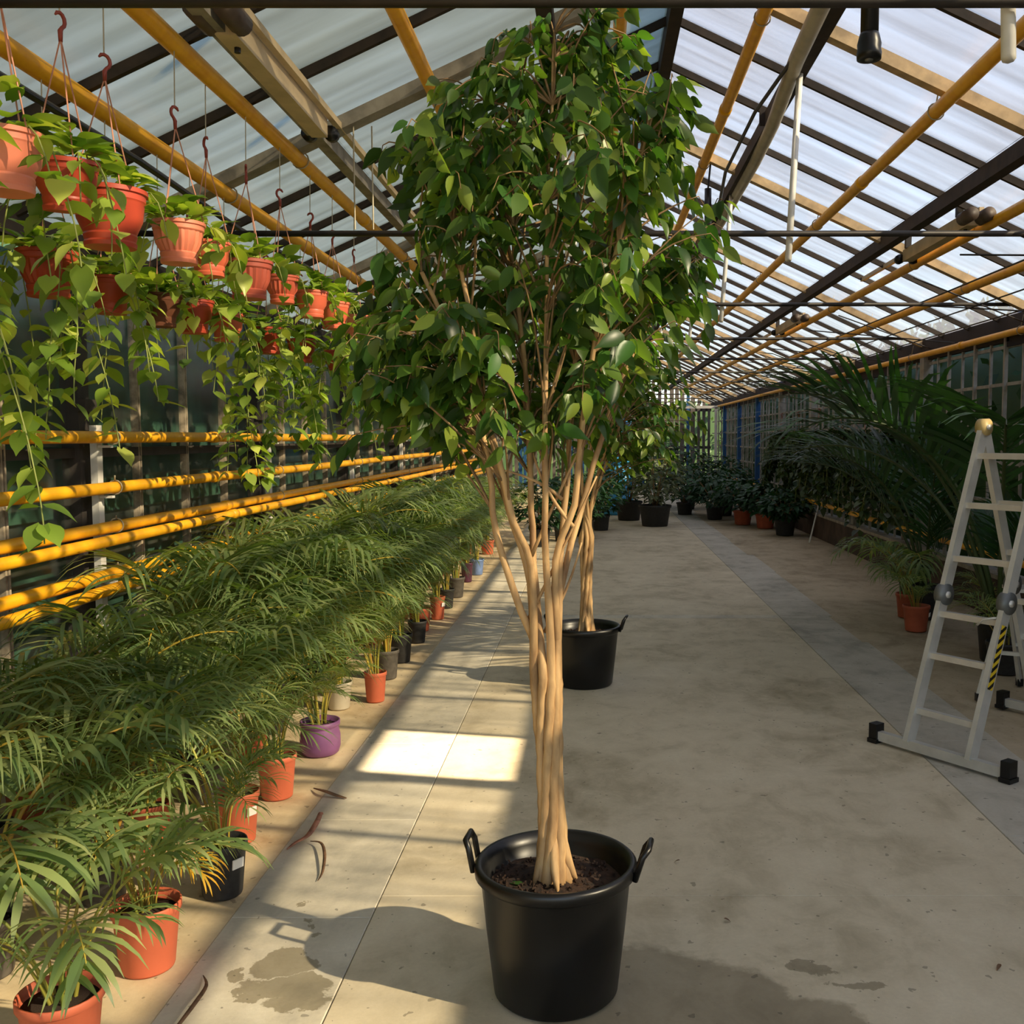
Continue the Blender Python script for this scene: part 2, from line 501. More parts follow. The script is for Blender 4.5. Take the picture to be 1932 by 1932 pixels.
# ------------------------------------------------------------------ left wall
wl = thing('wall_left', 'glazed greenhouse side wall with rusty mullions against green net', 'wall', kind='structure')
XW = -2.62
M_wglass, t_, p_ = newmat('dusty_glass')
t_.nodes.remove(p_)
tr_ = N(t_, 'ShaderNodeBsdfTransparent'); tr_.inputs[0].default_value = (.97, .98, .97, 1)
gl_ = N(t_, 'ShaderNodeBsdfGlossy'); gl_.inputs['Roughness'].default_value = .12
df_ = N(t_, 'ShaderNodeBsdfDiffuse'); df_.inputs[0].default_value = lin((150, 155, 145))
ma_ = N(t_, 'ShaderNodeMixShader'); ma_.inputs[0].default_value = .07; t_.links.new(tr_.outputs[0], ma_.inputs[1]); t_.links.new(gl_.outputs[0], ma_.inputs[2])
mb_ = N(t_, 'ShaderNodeMixShader')
dn_ = math_(t_, 'MULTIPLY', math_(t_, 'POWER', noise(t_, pos(t_, (1, 3.5, .8)), 1.6, 5, .65, .5), 2.0), .16)
t_.links.new(dn_, mb_.inputs[0]); t_.links.new(ma_.outputs[0], mb_.inputs[1]); t_.links.new(df_.outputs[0], mb_.inputs[2])
t_.links.new(mb_.outputs[0], t_.nodes['Material Output'].inputs[0])
for k in range(-4, 40):
    y = FY0 + BS * k
    if y > Y1 - .3: break
    if k % 4 == 0:
        MB().box((XW, y, ZE / 2), (.09, .11, ZE)).build('column', M_col, wl)
        MB().box((XW + .06, y, 1.66), (.05, .13, .06)).build('column_clamp', M_col, wl)
    else:
        MB().box((XW, y - .012, ZE / 2 + .1), (.04, .014, ZE - .2)).build('mullion', M_mull, wl)
        MB().box((XW, y + .014, ZE / 2 + .1), (.04, .014, ZE - .2)).build('mullion', M_mull, wl)
    if y < 20:
        MB().box((XW - .01, y + BS / 2, 1.93), (.005, BS - .05, .96)).build('pane', M_wglass, wl)
        MB().box((XW - .01, y + BS / 2, .86), (.005, BS - .05, 1.08)).build('pane', M_wglass, wl)
MB().box((XW - .01, ym, 1.42), (.06, yl, .05)).build('rail', M_col, wl)
MB().box((XW - .01, ym, .16), (.10, yl, .32)).build('plinth', M_kerb, wl)
MB().box((XW - .13, ym, 1.3), (.02, yl, 2.5)).build('shade_net', M_net, wl)

# ------------------------------------------------------------------ right wall
wr = thing('wall_right', 'open lattice side wall on a low plastered kerb', 'wall', kind='structure')
MB().box((3.45, ym, .16), (.22, yl, .34)).build('kerb', M_kerb, wr)
MB().box((3.42, ym, .345), (.20, yl, .035)).build('kerb_cap', M_cap, wr)
for k in range(0, 41):
    y = FY0 + BS * k
    if y > Y1 - .3: break
    if k % 4 == 0:
        MB().box((3.42, y, 1.4), (.10, .12, 2.1)).build('post', M_blue if y > 19 else M_lattice, wr)
    else:
        MB().box((3.42, y, 1.4), (.03, .03, 2.1)).build('lattice_bar', M_lattice, wr)
    if k < 36: MB().box((3.43, y + BS / 2, 1.4), (.022, .022, 2.1)).build('lattice_bar', M_lattice, wr)
for z in (.62, .95, 1.28, 1.61, 1.94, 2.25):
    MB().box((3.44, ym + 2, z), (.022, yl - 4, .028)).build('lattice_bar', M_lattice, wr)
for k in range(8):
    a = 2 + k * 3.2
    MB().box((3.44, a + 1.6, 2.36 + (k % 3) * .02), (.05, 3.25, .22 + (k % 2) * .05)).build('fascia_board', M_fascia, wr)

# ------------------------------------------------------------------ far wall and doorway
wf = thing('wall_far', 'slatted far gable wall of the greenhouse', 'wall', kind='structure')
x = XL
while x < XR:
    w = R.uniform(.07, .13)
    MB().box((x + w / 2, Y1, roof(x + w / 2) / 2), (w, .03, roof(x + w / 2) - .05)).build('slat', M_blue if R.random() < .12 else M_lat_far, wf)
    x += w + R.uniform(.02, .09)
MB().box((XC, Y1 + .03, 1.2), (XR - XL, .04, .08)).build('rail', M_col, wf)
MB().box((XC, Y1 + .03, 2.3), (XR - XL, .04, .10)).build('rail', M_col, wf)
d = thing('door_1', 'white painted pipe door frame standing before the far wall', 'door', (0, 26, 0), kind='structure')
MB().box((3.12, 0, 1.13), (.07, .06, 2.26)).build('jamb', M_white, d)
MB().box((.9, 0, 1.13), (.07, .06, 2.26)).build('jamb', M_white, d)
MB().box((2.01, 0, 2.27), (2.3, .06, .07)).build('lintel', M_white, d)

# ------------------------------------------------------------------ outside: sun-blocking hedge at the right, trees beyond the end
def leafquad(m, p, s, rr, mat=0):
    q = Euler((rr.uniform(0, 6.3), rr.uniform(0, 6.3), rr.uniform(0, 6.3))).to_matrix()
    b = len(m.v); p = Vector(p)
    for a, c in ((-.5, 0), (0, -.28), (.5, 0), (0, .28)):
        m.v.append(tuple(p + q @ Vector((a * s, c * s, 0))))
    m.face((b, b + 1, b + 2, b + 3), mat)
def hedge(name, label, c, size, n, s, cat='hedge'):
    h = thing(name, label, cat, (c[0], c[1], 0))
    m = MB().box((0, 0, size[2] / 2 - .1), (size[0] * .6, size[1], size[2] - .2)); m.build('branches', M_hedge, h)
    m = MB()
    for i in range(n):
        leafquad(m, (max(-.42, min(.42, R.gauss(0, .3))) * size[0], R.uniform(-.5, .5) * size[1], R.uniform(0.02, 1) * size[2]), R.uniform(.6, 1.3) * s, R)
    o = m.build('foliage', M_hedge, h); o['kind'] = 'stuff'
    return h
hedge('hedge', 'dense hedge added outside the lattice wall to block sun below the eave', (4.1, 12.5), (.75, 36, 2.85), 11000, .16)  # added hedge, height and distance set to stop sun entering below the eave
hedge('hedge', 'hedge growing beyond the slatted far wall', (.5, 33), (1.0, 9, 2.7), 2400, .22).rotation_euler[2] = 0
bpy.data.objects['hedge.001'].rotation_euler = (0, 0, pi / 2)

# ------------------------------------------------------------------ heating pipes
def pipe(label, x, z, ya, yb, r=.034, loops=(), up=.16, group='yellow heating pipes'):
    o = thing('heating_pipe', label, 'pipe', (x, ya, z), 0, group)
    n = max(2, int((yb - ya) / 2.5))
    pts = [(R.uniform(-.006, .006), (yb - ya) * i / n, R.uniform(-.006, .006)) for i in range(n + 1)]
    MB().tube(pts, r, 16).build('pipe_run', M_yellow, o, True)
    for i in range(1, n, 2):
        p = Vector(pts[i])
        MB().tube([p - Vector((0, .04, 0)), p + Vector((0, .04, 0))], r + .005, 16).build('coupling', M_yellow, o, True)
    for y in loops:
        yy = y - ya
        if not 0 < yy < yb - ya: continue
        m = MB().tube([((r + .006) * sin(a * pi / 6), yy, (r + .006) * cos(a * pi / 6)) for a in range(13)], .004, 5)
        m.tube([(0, yy, r + .004), (.01, yy - .02, up)], .004, 5)
        m.build('wire_loop', M_wire, o, True)
    return o
F3 = [y + .05 for y in FRAMES[1:8]]
WP = -2.45
# wall pipes
pipe('single yellow heating pipe along the glazed wall, topmost of the wall pipes', WP, 1.5, -1, 24, .030, [y + .04 for y in FRAMES[2:7]], .06)
pipe('single yellow heating pipe along the glazed wall, second from the top', WP, 1.245, -1, 24, .030, [y + .04 for y in FRAMES[2:7]], .06)
pipe('upper of the two paired yellow pipes at mid height on the glazed wall', WP, 1.05, -1, 22, .030, [y + .04 for y in FRAMES[2:7]], .05)
pipe('lower of the two paired yellow pipes at mid height on the glazed wall', WP + .045, .985, -1, 22, .028)
pipe('upper of the two paired yellow pipes just above the palm fronds', WP, .81, -1, 22, .030, [y + .04 for y in FRAMES[2:7]], .05)
pipe('lower of the two paired yellow pipes just above the palm fronds', WP + .045, .745, -1, 22, .028)
for i, y in enumerate(FRAMES[2:9]):
    b = thing('pipe_bracket', 'white post on the glazed wall carrying the yellow pipes', 'bracket', (-2.52, y, 0), 0, 'white pipe brackets along the glazed wall')
    MB().box((0, 0, .78), (.035, .055, 1.56)).build('upright', M_white, b)
    for z in (.775, 1.01, 1.21, 1.465):
        MB().box((.045, 0, z - .012), (.07, .03, .012)).build('rest', M_white, b)
# roof pipes
for lab, x, dz in (('yellow roof pipe beneath the rafters, lowest over the glazed wall side', -1.83, 1.21),
               ('yellow roof pipe with tied wires above the front row of hanging baskets', -1.47, 1.38),
               ('yellow roof pipe between the baskets and the ridge', -.79, 1.69),
               ('yellow roof pipe closest to the dark ridge beam', .127, 2.11),
               ('yellow roof pipe between the ridge and the grey plastic conduit', .83, 2.07),
               ('yellow roof pipe crossing below the clear sheets past the drop rods', 1.70, 1.617),
               ('yellow roof pipe beside the beige vent rail over the lattice side', 2.45, 1.32),
               ('yellow roof pipe just above the wire net over the lattice side', 2.85, 1.14)):
    pipe(lab, x, 1.5 + dz, -1.5, 28, .035, F3, .13)
pipe('yellow pipe running along the top of the lattice wall', 3.28, 2.32, 1, 28, .028, F3, .12)
pipe('yellow pipe low on the lattice wall above the kerb', 3.27, .53, 4, 27, .028)

# ------------------------------------------------------------------ roof fittings
c = thing('conduit_pipe', 'grey plastic conduit slung under the dark roof purlin', 'conduit', (0, 0, 0))
MB().tube([(1.0, 2.0, 3.38), (.99, 3.4, 3.40), (1.0, 4.4, 3.41), (1.03, 5.3, 3.42), (1.09, 6.3, 3.41), (1.12, 7.2, 3.42), (1.13, 9, 3.42), (1.13, 14, 3.42)], .042, 12).build('pipe_run', M_pvc, c, True)
for y in (3.2, 4.8, 6.4, 9):
    MB().box((1.07, y, 3.47), (.10, .02, .09)).build('strap', M_bar, c)
c = MB().tube([(1.09, 2, 3.43), (1.06, 4.4, 3.42), (1.0, 5.3, 3.41), (.93, 6.0, 3.38), (.89, 7.0, 3.30), (.93, 7.6, 3.26), (1.0, 8.5, 3.36), (1.1, 12, 3.43)], .012, 6).build('power_cable', M_black, None, True)
tag(c, 'black cable sagging beside the grey conduit under the roof', 'cable')
c = MB().tube([(-1.74, .5, 2.58), (-1.75, 2.8, 2.56), (-1.77, 4, 2.57), (-1.8, 5.2, 2.55), (-1.78, 8, 2.56), (-1.78, 14, 2.56)], .014, 6).build('power_cable', M_black, None, True)
tag(c, 'black cable strung along the yellow pipe over the hanging baskets', 'cable')
for i, (x, y, z, r, L) in enumerate(((.925, 3.50, 2.77, .030, .70), (.86, 7.8, 2.88, .026, .50))):
    s = thing('sprinkler', ('black tube sprinkler hanging close by the clear roof panes' if i == 0 else 'black tube sprinkler hanging further along behind the ficus leaves'), 'sprinkler', (x, y, z))
    MB().lathe([(r, .06), (r, L)], 18).build('tube', M_blacktube, s, True)
    MB().lathe([(r * .8, 0), (r * 1.35, 0), (r * 1.4, .02), (r * 1.3, .035), (r * 1.35, .05), (r * 1.15, .075), (r * 1.05, .085)], 18).build('nozzle_collar', M_black, s, True)
    MB().lathe([(r * .45, -.004), (r * .5, .01)], 12).build('nozzle', M_alu_d, s, True)
    MB().tube([(0, 0, L), (.02, 0, roof(x) - z - .02)], .008, 6).build('hanger', M_tie, s)
def vent_rail(label, x, z, ya, yb, ext):
    o = thing('vent_rail', label, 'rail', (x, ya, z))
    L = yb - ya
    MB().box((0, L / 2, 0), (.075, L, .085)).build('rail_body', M_beige, o)
    MB().box((.055, L / 2 + ext / 2, .055), (.03, L + ext, .03)).build('push_rod', M_beige, o)
    for sx in (-.055, .05):
        a = MB().tube([(sx, -.14, .0), (sx, .02, .0)], .042, 14).build('roller', M_roller, o, True)
        a = MB().tube([(sx, L + .0, -.02), (sx, L + .045, -.02)], .035, 14).build('end_roller', M_black, o, True)
    MB().lathe([(.012, 0), (.012, .02)], 8).build('bolt', M_black, o).location = (0, .12, -.06)
    for yy in (.15, L - .1):
        MB().box((-.03, yy, .09), (.04, .04, .1)).build('bracket', M_tie, o)
    return o
vent_rail('beige vent rail with brown rollers under the dusty roof sheets', -1.30, 2.955, 3.66, 4.88, 2.3)
vent_rail('beige vent rail hanging under the clear roof sheets', 2.34, 2.85, 6.35, 7.65, 1.5)
vent_rail('beige vent rail further along under the clear roof sheets', 2.34, 2.85, 11.65, 12.95, 1.5)

# ------------------------------------------------------------------ leaves
def leaf_geo(L, Wd, curl=.15, fold=.25, heart=0, seg=6, tip=.12):
    """pointed leaf along +X from its base, folded on the midrib, drooping at its tip"""
    prof = []
    for i in range(seg + 1):
        t = i / seg
        w = (sin(pi * min(1, t * .97 + .03) ** (.75 if not heart else .6)) ** .9) * Wd / 2 if 0 < t < 1 else 0
        if heart and i == 0: w = Wd * .18
        if t > .78: w *= .72
        prof.append((t * L, w, -curl * L * t * t))
    V, Fc = [], []
    for (x, w, z) in prof:
        V += [(x, 0, z), (x - (heart * Wd * .2 if x == 0 else 0), w, z + w * fold), (x - (heart * Wd * .2 if x == 0 else 0), -w, z + w * fold)]
    for i in range(seg):
        a, b = i * 3, (i + 1) * 3
        if i == seg - 1:
            Fc += [(a, b, a + 1), (a, a + 2, b)]
        elif i == 0 and not heart:
            Fc += [(a, b, b + 1), (a, b + 2, b)]
        else:
            Fc += [(a, b, b + 1, a + 1), (a, a + 2, b + 2, b)]
    return V, Fc

def leaf_matrix(p, d, up, size):
    x = Vector(d).normalized()
    y = Vector(up).cross(x)
    if y.length < 1e-3: y = Vector((1, 0, .1)).cross(x)
    y.normalize(); z = x.cross(y)
    m = Matrix((x, y, z)).transposed().to_4x4()
    return Matrix.Translation(p) @ m @ Matrix.Scale(size, 4)

FICUS_LEAVES = [leaf_geo(1, .46, cu, fo) for cu, fo in ((.12, .2), (.3, .35), (.05, .5), (.22, .1))]
def meshes_of(geos, name, mat):
    out = []
    for V, Fc in geos:
        m = MB(); m.v = list(V)
        for f in Fc: m.face(f)
        out.append(m.mesh(name, mat, True))
    return out
FICUS_ME = meshes_of(FICUS_LEAVES, 'leaf', M_ficus)

def big_pot(root, rb=.168, rt=.207, h=.365, rim=.2175):
    MB().lathe([(rb * .93, 0), (rb, .012), (rb + (rt - rb) * .5, h * .5), (rt - .006, h - .045), (rt - .002, h - .04), (rim, h - .03), (rim + .002, h - .008), (rim - .006, h), (rim - .016, h - .002), (rt - .02, h - .03), (rt - .03, h - .09)], 48).build('pot', M_black, root, True)
    for s, lean in ((-1, .02), (1, .035)):
        a0 = pi - .10 if s < 0 else -.16
        m = MB()
        def P(da, z, r): return (r * cos(a0 + da), r * sin(a0 + da), z)
        r0 = rim + .004
        pts = [P(-.16, h - .03, r0), P(-.16, h + .035, r0 + lean * .6), P(-.13, h + .055, r0 + lean), P(.13, h + .055, r0 + lean), P(.16, h + .035, r0 + lean * .6), P(.16, h - .03, r0)]
        m.tube(pts, .0085, 8)
        m.build('handle', M_black, root, True)
    m = MB(); b = 0; n = 30
    m.v.append((0, 0, h - .05))
    for k in range(1, 7):
        for j in range(n):
            r = (rt - .028) * k / 6
            m.v.append((r * cos(2 * pi * j / n), r * sin(2 * pi * j / n), h - .062 + R.uniform(-.006, .006) + .012 * (1 - k / 6)))
    for j in range(n): m.face((0, 1 + j, 1 + (j + 1) % n))
    for k in range(5):
        for j in range(n):
            a = 1 + k * n; c2 = a + n
            m.face((a + j, c2 + j, c2 + (j + 1) % n, a + (j + 1) % n))
    m.build('soil', M_soil, root, True)
    m = MB()
    for i in range(260):
        a, r = R.uniform(0, 6.28), (rt - .03) * sqrt(R.random())
        m.box((r * cos(a), r * sin(a), h - .058 + .008 * (1 - r / rt)), (R.uniform(.004, .014), R.uniform(.003, .008), R.uniform(.003, .006)), Euler((R.random() * 3, R.random() * 3, R.random() * 3)).to_matrix())
    o = m.build('bark_chips', M_soil, root); o['kind'] = 'stuff'

def bez(a, b, c, n):
    return [a * (1 - t) ** 2 + b * 2 * t * (1 - t) + c * t * t for t in [i / n for i in range(n + 1)]]

def ficus(root, env, stems, axis0, n_twigs, n_single, rr, lf=(.056, .088), depth=.85):
    """stems: world-relative polylines (x,y,z) once they leave the bundle"""
    ST = []
    trunk = MB()
    ns = len(stems)
    for i, st in enumerate(stems):
        a = 2 * pi * i / ns + .4
        pts, rad = [], []
        for j in range(9):
            z = .30 + .60 * j / 8
            f = j / 8
            br = .020 * (1 - f) ** 4 + .0185 + .016 * f ** 2
            aa = a + 1.6 * f + .15 * sin(5 * f + i)
            ax = axis0(z)
            pts.append(Vector((ax[0] + br * cos(aa), ax[1] + br * .9 * sin(aa), z)))
            rad.append(.0135 + .005 * (1 - f) ** 4 - .0015 * f)
        last = pts[-1]
        for k, (x, y, z) in enumerate(st):
            pts.append(Vector((x, y, z))); rad.append(max(.0032, .0105 - .007 * max(0, (z - .95)) / 1.3))
        # smooth resample
        P, RD = [], []
        for k in range(len(pts) - 1):
            p0, p1, p2, p3 = pts[max(0, k - 1)], pts[k], pts[k + 1], pts[min(len(pts) - 1, k + 2)]
            for q in range(3):
                t = q / 3
                v = .5 * ((2 * p1) + (p2 - p0) * t + (2 * p0 - 5 * p1 + 4 * p2 - p3) * t * t + (3 * p1 - p0 - 3 * p2 + p3) * t ** 3)
                P.append(v + Vector((rr.uniform(-.002, .002), rr.uniform(-.002, .002), 0))); RD.append(rad[k] * (1 - t) + rad[k + 1] * t)
        P.append(pts[-1]); RD.append(rad[-1])
        ST.append(P)
        m = MB().tube(P, RD, 10)
        m.build('stem', M_bark, root, True)
    # root flare
    m = MB()
    for i in range(5):
        a = i * 1.27 + .9
        ax = axis0(.33)
        p0 = Vector((ax[0] + .020 * cos(a), ax[1] + .020 * sin(a), .44)); p1 = Vector((ax[0] + .036 * cos(a), ax[1] + .036 * sin(a), .36)); p2 = Vector((ax[0] + rr.uniform(.05, .085) * cos(a + .2), ax[1] + rr.uniform(.05, .085) * sin(a + .2), .305))
        m.tube(bez(p0, p1, p2, 5), [.012, .015, .014, .012, .009, .004], 8)
    m.build('root_flare', M_bark, root, True)
    allst = [p for P in ST for p in P if p.z > 1.1]
    zs = [e[0] for e in env]
    def E_(z):
        for (z0, c0, r0), (z1, c1, r1) in zip(env, env[1:]):
            if z0 >= z >= z1:
                t = (z0 - z) / (z0 - z1 + 1e-9); return c0 + (c1 - c0) * t, r0 + (r1 - r0) * t
        return env[-1][1], env[-1][2]
    cy = axis0(1.5)[1]
    clumps = []
    for _ in range(34):
        z = rr.uniform(zs[-1] + .05, zs[0] - .03); cx, r = E_(z); a = rr.uniform(0, 2 * pi)
        clumps.append(Vector((cx + (r - .05) * cos(a) * rr.uniform(.7, 1.0), cy + (r - .05) * depth * sin(a) * rr.uniform(.7, 1.0), z)))
    tw = MB(); leaves = []
    zt, zb = env[0][0], env[-1][0]
    tries = 0; made = 0
    while made < n_twigs and tries < n_twigs * 30:
        tries += 1
        z = rr.uniform(zb, zt); cx, r = E_(z)
        if rr.random() > r / .50: continue
        a = rr.uniform(0, 2 * pi); q = sqrt(rr.uniform(.06, 1)); q = min(q, .99)
        rad = max(.02, r - .012)
        end = Vector((cx + rad * q * cos(a), cy + rad * depth * q * sin(a), z))
        if rr.random() < .55:
            cc = rr.choice(clumps)
            end = cc + Vector((rr.gauss(0, .05), rr.gauss(0, .05), rr.gauss(0, .045))); z = end.z; a = atan2(end.y - cy, end.x - cx)
        # start at a stem somewhat lower
        zz = z - rr.uniform(.02, .32)
        cand = sorted(allst, key=lambda p: (p - Vector((end.x * .6 + cx * .4, end.y * .6 + cy * .4, zz))).length)
        if not cand: continue
        st = cand[0] if rr.random() < .7 else cand[min(3, len(cand) - 1)]
        if (st - end).length > .62: continue
        mid = (st + end) / 2 + Vector((rr.uniform(-.05, .05), rr.uniform(-.05, .05), rr.uniform(.02, .12)))
        n = 6; P = bez(st, mid, end, n)
        P.append(end + (P[-1] - P[-2]) * .5 + Vector((0, 0, -.03)))
        tw.tube(P, [.0036 - .0026 * i / (n + 1) for i in range(n + 2)], 5, cap=False)
        nl = rr.randint(8, 13)
        out = Vector((cos(a), sin(a) * .9, 0))
        for i in range(nl):
            t = .30 + .70 * (i + rr.random()) / nl
            k = t * (len(P) - 1); i0 = min(int(k), len(P) - 2)
            p = P[i0].lerp(P[i0 + 1], k - i0)
            tang = (P[i0 + 1] - P[i0]).normalized()
            sdir = tang.cross(Vector((0, 0, 1)))
            if sdir.length < .01: sdir = Vector((1, 0, 0))
            sdir.normalize()
            sg = 1 if i % 2 else -1
            d = tang * rr.uniform(.1, .6) + sdir * sg * rr.uniform(.3, .9) + out * rr.uniform(0, .4) + Vector((rr.uniform(-.3, .3), rr.uniform(-.3, .3), rr.uniform(-1.25, -.25)))
            d.normalize()
            up = Vector((rr.uniform(-1.3, 1.3), rr.uniform(-1.3, 1.3), .8)) + out * .3
            s = rr.uniform(*lf) * (1 if rr.random() < .6 else .72)
            p2 = p + d * .012
            leaves.append((leaf_matrix(p2, d, up, s), rr.randrange(4), p2.y))
        made += 1
    tw.build('twigs', M_twig, root, True)
    leaves.sort(key=lambda l: l[2])
    for Mx, k, _ in leaves[:n_single]:
        put('leaf', FICUS_ME[k], root, M=Mx)
    m = MB()
    for Mx, k, _ in leaves[n_single:]:
        m.add(*FICUS_LEAVES[k], Mx)
    o = m.build('foliage', M_ficus, root, True); o['kind'] = 'stuff'

PX, PY = -.105, 2.64
ENV1 = [(2.56, -.144, .06), (2.53, -.110, .14), (2.45, -.117, .26), (2.38, -.087, .335), (2.28, -.142, .38), (2.21, -.148, .452), (2.08, -.132, .457), (2.01, -.105, .471), (1.94, -.146, .45), (1.86, -.178, .475), (1.78, -.168, .505), (1.67, -.230, .462), (1.59, -.217, .42), (1.54, -.183, .30), (1.50, -.128, .18)]
ENV1 = [(z, c - PX, r) for z, c, r in ENV1]
def S(*pts): return [(x - PX, y, z) for x, y, z in pts]
ST1 = [S((-.192, -.03, 1.045), (-.255, -.05, 1.25), (-.271, -.05, 1.437), (-.33, -.10, 1.68), (-.42, -.16, 1.90)),
       S((-.171, .01, 1.116), (-.212, .02, 1.256), (-.26, .02, 1.424), (-.307, .03, 1.534), (-.40, .05, 1.66), (-.52, .06, 1.80)),
       S((-.164, -.06, 1.172), (-.205, -.09, 1.284), (-.239, -.11, 1.437), (-.279, -.13, 1.589), (-.306, -.15, 1.80), (-.36, -.16, 2.08)),
       S((-.160, .05, 1.10), (-.170, .09, 1.256), (-.176, .11, 1.396), (-.189, .12, 1.672), (-.22, .10, 2.05), (-.225, .08, 2.40)),
       S((-.122, -.04, 1.116), (-.128, -.07, 1.256), (-.124, -.10, 1.437), (-.12, -.12, 1.808), (-.11, -.10, 2.2), (-.10, -.06, 2.50)),
       S((-.094, .03, 1.116), (-.086, .06, 1.256), (-.072, .10, 1.396), (-.065, .14, 1.603), (-.02, .18, 1.95), (.03, .16, 2.36)),
       S((-.101, -.03, 1.18), (-.052, -.06, 1.326), (-.03, -.09, 1.534), (.011, -.12, 1.80), (.08, -.16, 2.05), (.14, -.14, 2.28)),
       S((-.09, .04, 1.10), (-.045, .08, 1.28), (.02, .13, 1.50), (.10, .17, 1.72), (.20, .18, 1.90), (.28, .16, 2.05))]
def ax1(z): return (-.005 - .02 * (z - .33) / .57, 0)
f1 = thing('potted_ficus', 'tall weeping ficus with bundled tan stems, its pot standing on the sunlit slab', 'tree', (PX, PY, 0))
big_pot(f1)
ficus(f1, ENV1, ST1, ax1, 380, 300, random.Random(5))
# bare cross twigs low in the crown
rr = random.Random(4)
m = MB()
for a, b in (((-.06, -.02, 1.19), (.09, -.06, 1.52)), ((-.07, .0, 1.02), (.11, -.05, 1.40)), ((.05, -.05, 1.27), (-.05, -.10, 1.46)), ((.02, -.04, 1.34), (-.14, -.1, 1.42)), ((-.03, .02, .98), (.07, .03, 1.22))):
    A, B = Vector(a), Vector(b)
    m.tube(bez(A, (A + B) / 2 + Vector((rr.uniform(-.03, .03), 0, rr.uniform(-.03, .03))), B, 6), [.0055 - .0005 * i for i in range(7)], 6)
m.build('bare_twigs', M_bark, f1, True)

f2 = thing('potted_ficus', 'weeping ficus in black tub standing further back along the slab', 'tree', (-.06, 6.05, 0), .0)
big_pot(f2)
ENV2 = [(2.5, .1, .08), (2.4, .1, .22), (2.2, .12, .36), (2.0, .14, .46), (1.8, .18, .52), (1.65, .2, .50), (1.52, .28, .40), (1.42, .36, .22), (1.34, .38, .12)]
ST2 = []
r2 = random.Random(9)
for i in range(7):
    a = i * .9
    ST2.append([(.03 * cos(a) + .02, .03 * sin(a), 1.1), (.08 * cos(a) + .05, .08 * sin(a), 1.35), (.17 * cos(a) + .09, .17 * sin(a), 1.7), (.25 * cos(a) + .1, .25 * sin(a), 2.0 + .05 * i)])
ficus(f2, ENV2, ST2, lambda z: (.01, 0), 170, 120, r2, (.06, .09))

# ------------------------------------------------------------------ palms
def frond_mesh(L, bend, petiole, pairs, leaf_l, leaf_w, droop, rr, mats, spread=58):
    """a pinnate palm leaf: starts at the origin going up, arches over towards +X"""
    m = MB(); n = 22
    P = []; p = Vector((0, 0, 0)); ang = radians(4)
    for i in range(n + 1):
        P.append(p.copy())
        t = i / n
        ang = radians(5) + bend * (t ** 1.7)
        p = p + Vector((sin(ang), 0, cos(ang))) * (L / n)
    m.tube(P, [.0058 * L / .7 * (1 - .85 * i / n) + .0009 for i in range(n + 1)], 5, 0, False)
    for s in (-1, 1):
        for k in range(pairs):
            t = petiole + (1 - petiole) * (k + .5 + rr.uniform(-.2, .2)) / pairs
            t = min(t, .995)
            q = t * n; i0 = min(int(q), n - 1)
            c = P[i0].lerp(P[i0 + 1], q - i0)
            tan = (P[i0 + 1] - P[i0]).normalized()
            u = (t - petiole) / (1 - petiole)
            ll = leaf_l * (.55 + .75 * sin(pi * (.12 + .70 * u))) * rr.uniform(.85, 1.12) * (1 - .35 * u * u)
            sp = radians(spread * (1 - .55 * u) + rr.uniform(-8, 8))
            side = Vector((0, s, 0)); nor = tan.cross(side) * (-s if False else 1)
            upv = Vector((-tan.z, 0, tan.x)) if tan.x >= 0 else Vector((tan.z, 0, -tan.x))
            d = tan * cos(sp) + side * sin(sp) + upv * .25
            d.normalize()
            b = len(m.v); seg = 5; cur = c.copy()
            w0 = leaf_w * rr.uniform(.85, 1.15)
            wd = d.cross(upv)
            if wd.length < .01: wd = Vector((1, 0, 0))
            wd.normalize()
            for j in range(seg + 1):
                f = j / seg
                w = w0 * (.35 + 1.3 * f if f < .4 else .87 * (1 - ((f - .4) / .6) ** 1.6)) * .5
                w = max(w, .0004)
                m.v.append(tuple(cur + wd * w)); m.v.append(tuple(cur - wd * w))
                dd = d + Vector((0, 0, -1)) * droop * f * f * 1.6
                dd.normalize()
                cur = cur + dd * (ll / seg)
            for j in range(seg):
                m.face((b + 2 * j, b + 2 * j + 1, b + 2 * j + 3, b + 2 * j + 2), 1)
    return m.mesh('frond', mats, True)
pr = random.Random(21)
FR_FINE = [frond_mesh(.80, radians(pr.uniform(85, 140)), pr.uniform(.36, .5), 17, .28, .0155, pr.uniform(.8, 1.7), pr, [M_cane, M_palm]) for _ in range(9)]
FR_WIDE = [frond_mesh(.72, radians(pr.uniform(95, 150)), pr.uniform(.42, .55), 11, .235, .025, pr.uniform(.8, 1.5), pr, [M_cane, M_palm]) for _ in range(7)]
M_cane_d = leafmat('kentia_cane', [(52, 70, 34), (66, 80, 40)], .05, .5)
FR_BIG = [frond_mesh(1.0, radians(pr.uniform(80, 120)), pr.uniform(.38, .46), 24, .34, .022, pr.uniform(.3, .7), pr, [M_cane_d, M_palm_dark]) for _ in range(5)]
FR_YEL = frond_mesh(.62, radians(150), .5, 11, .2, .02, 1.4, pr, [M_cane, M_palm_yellow])

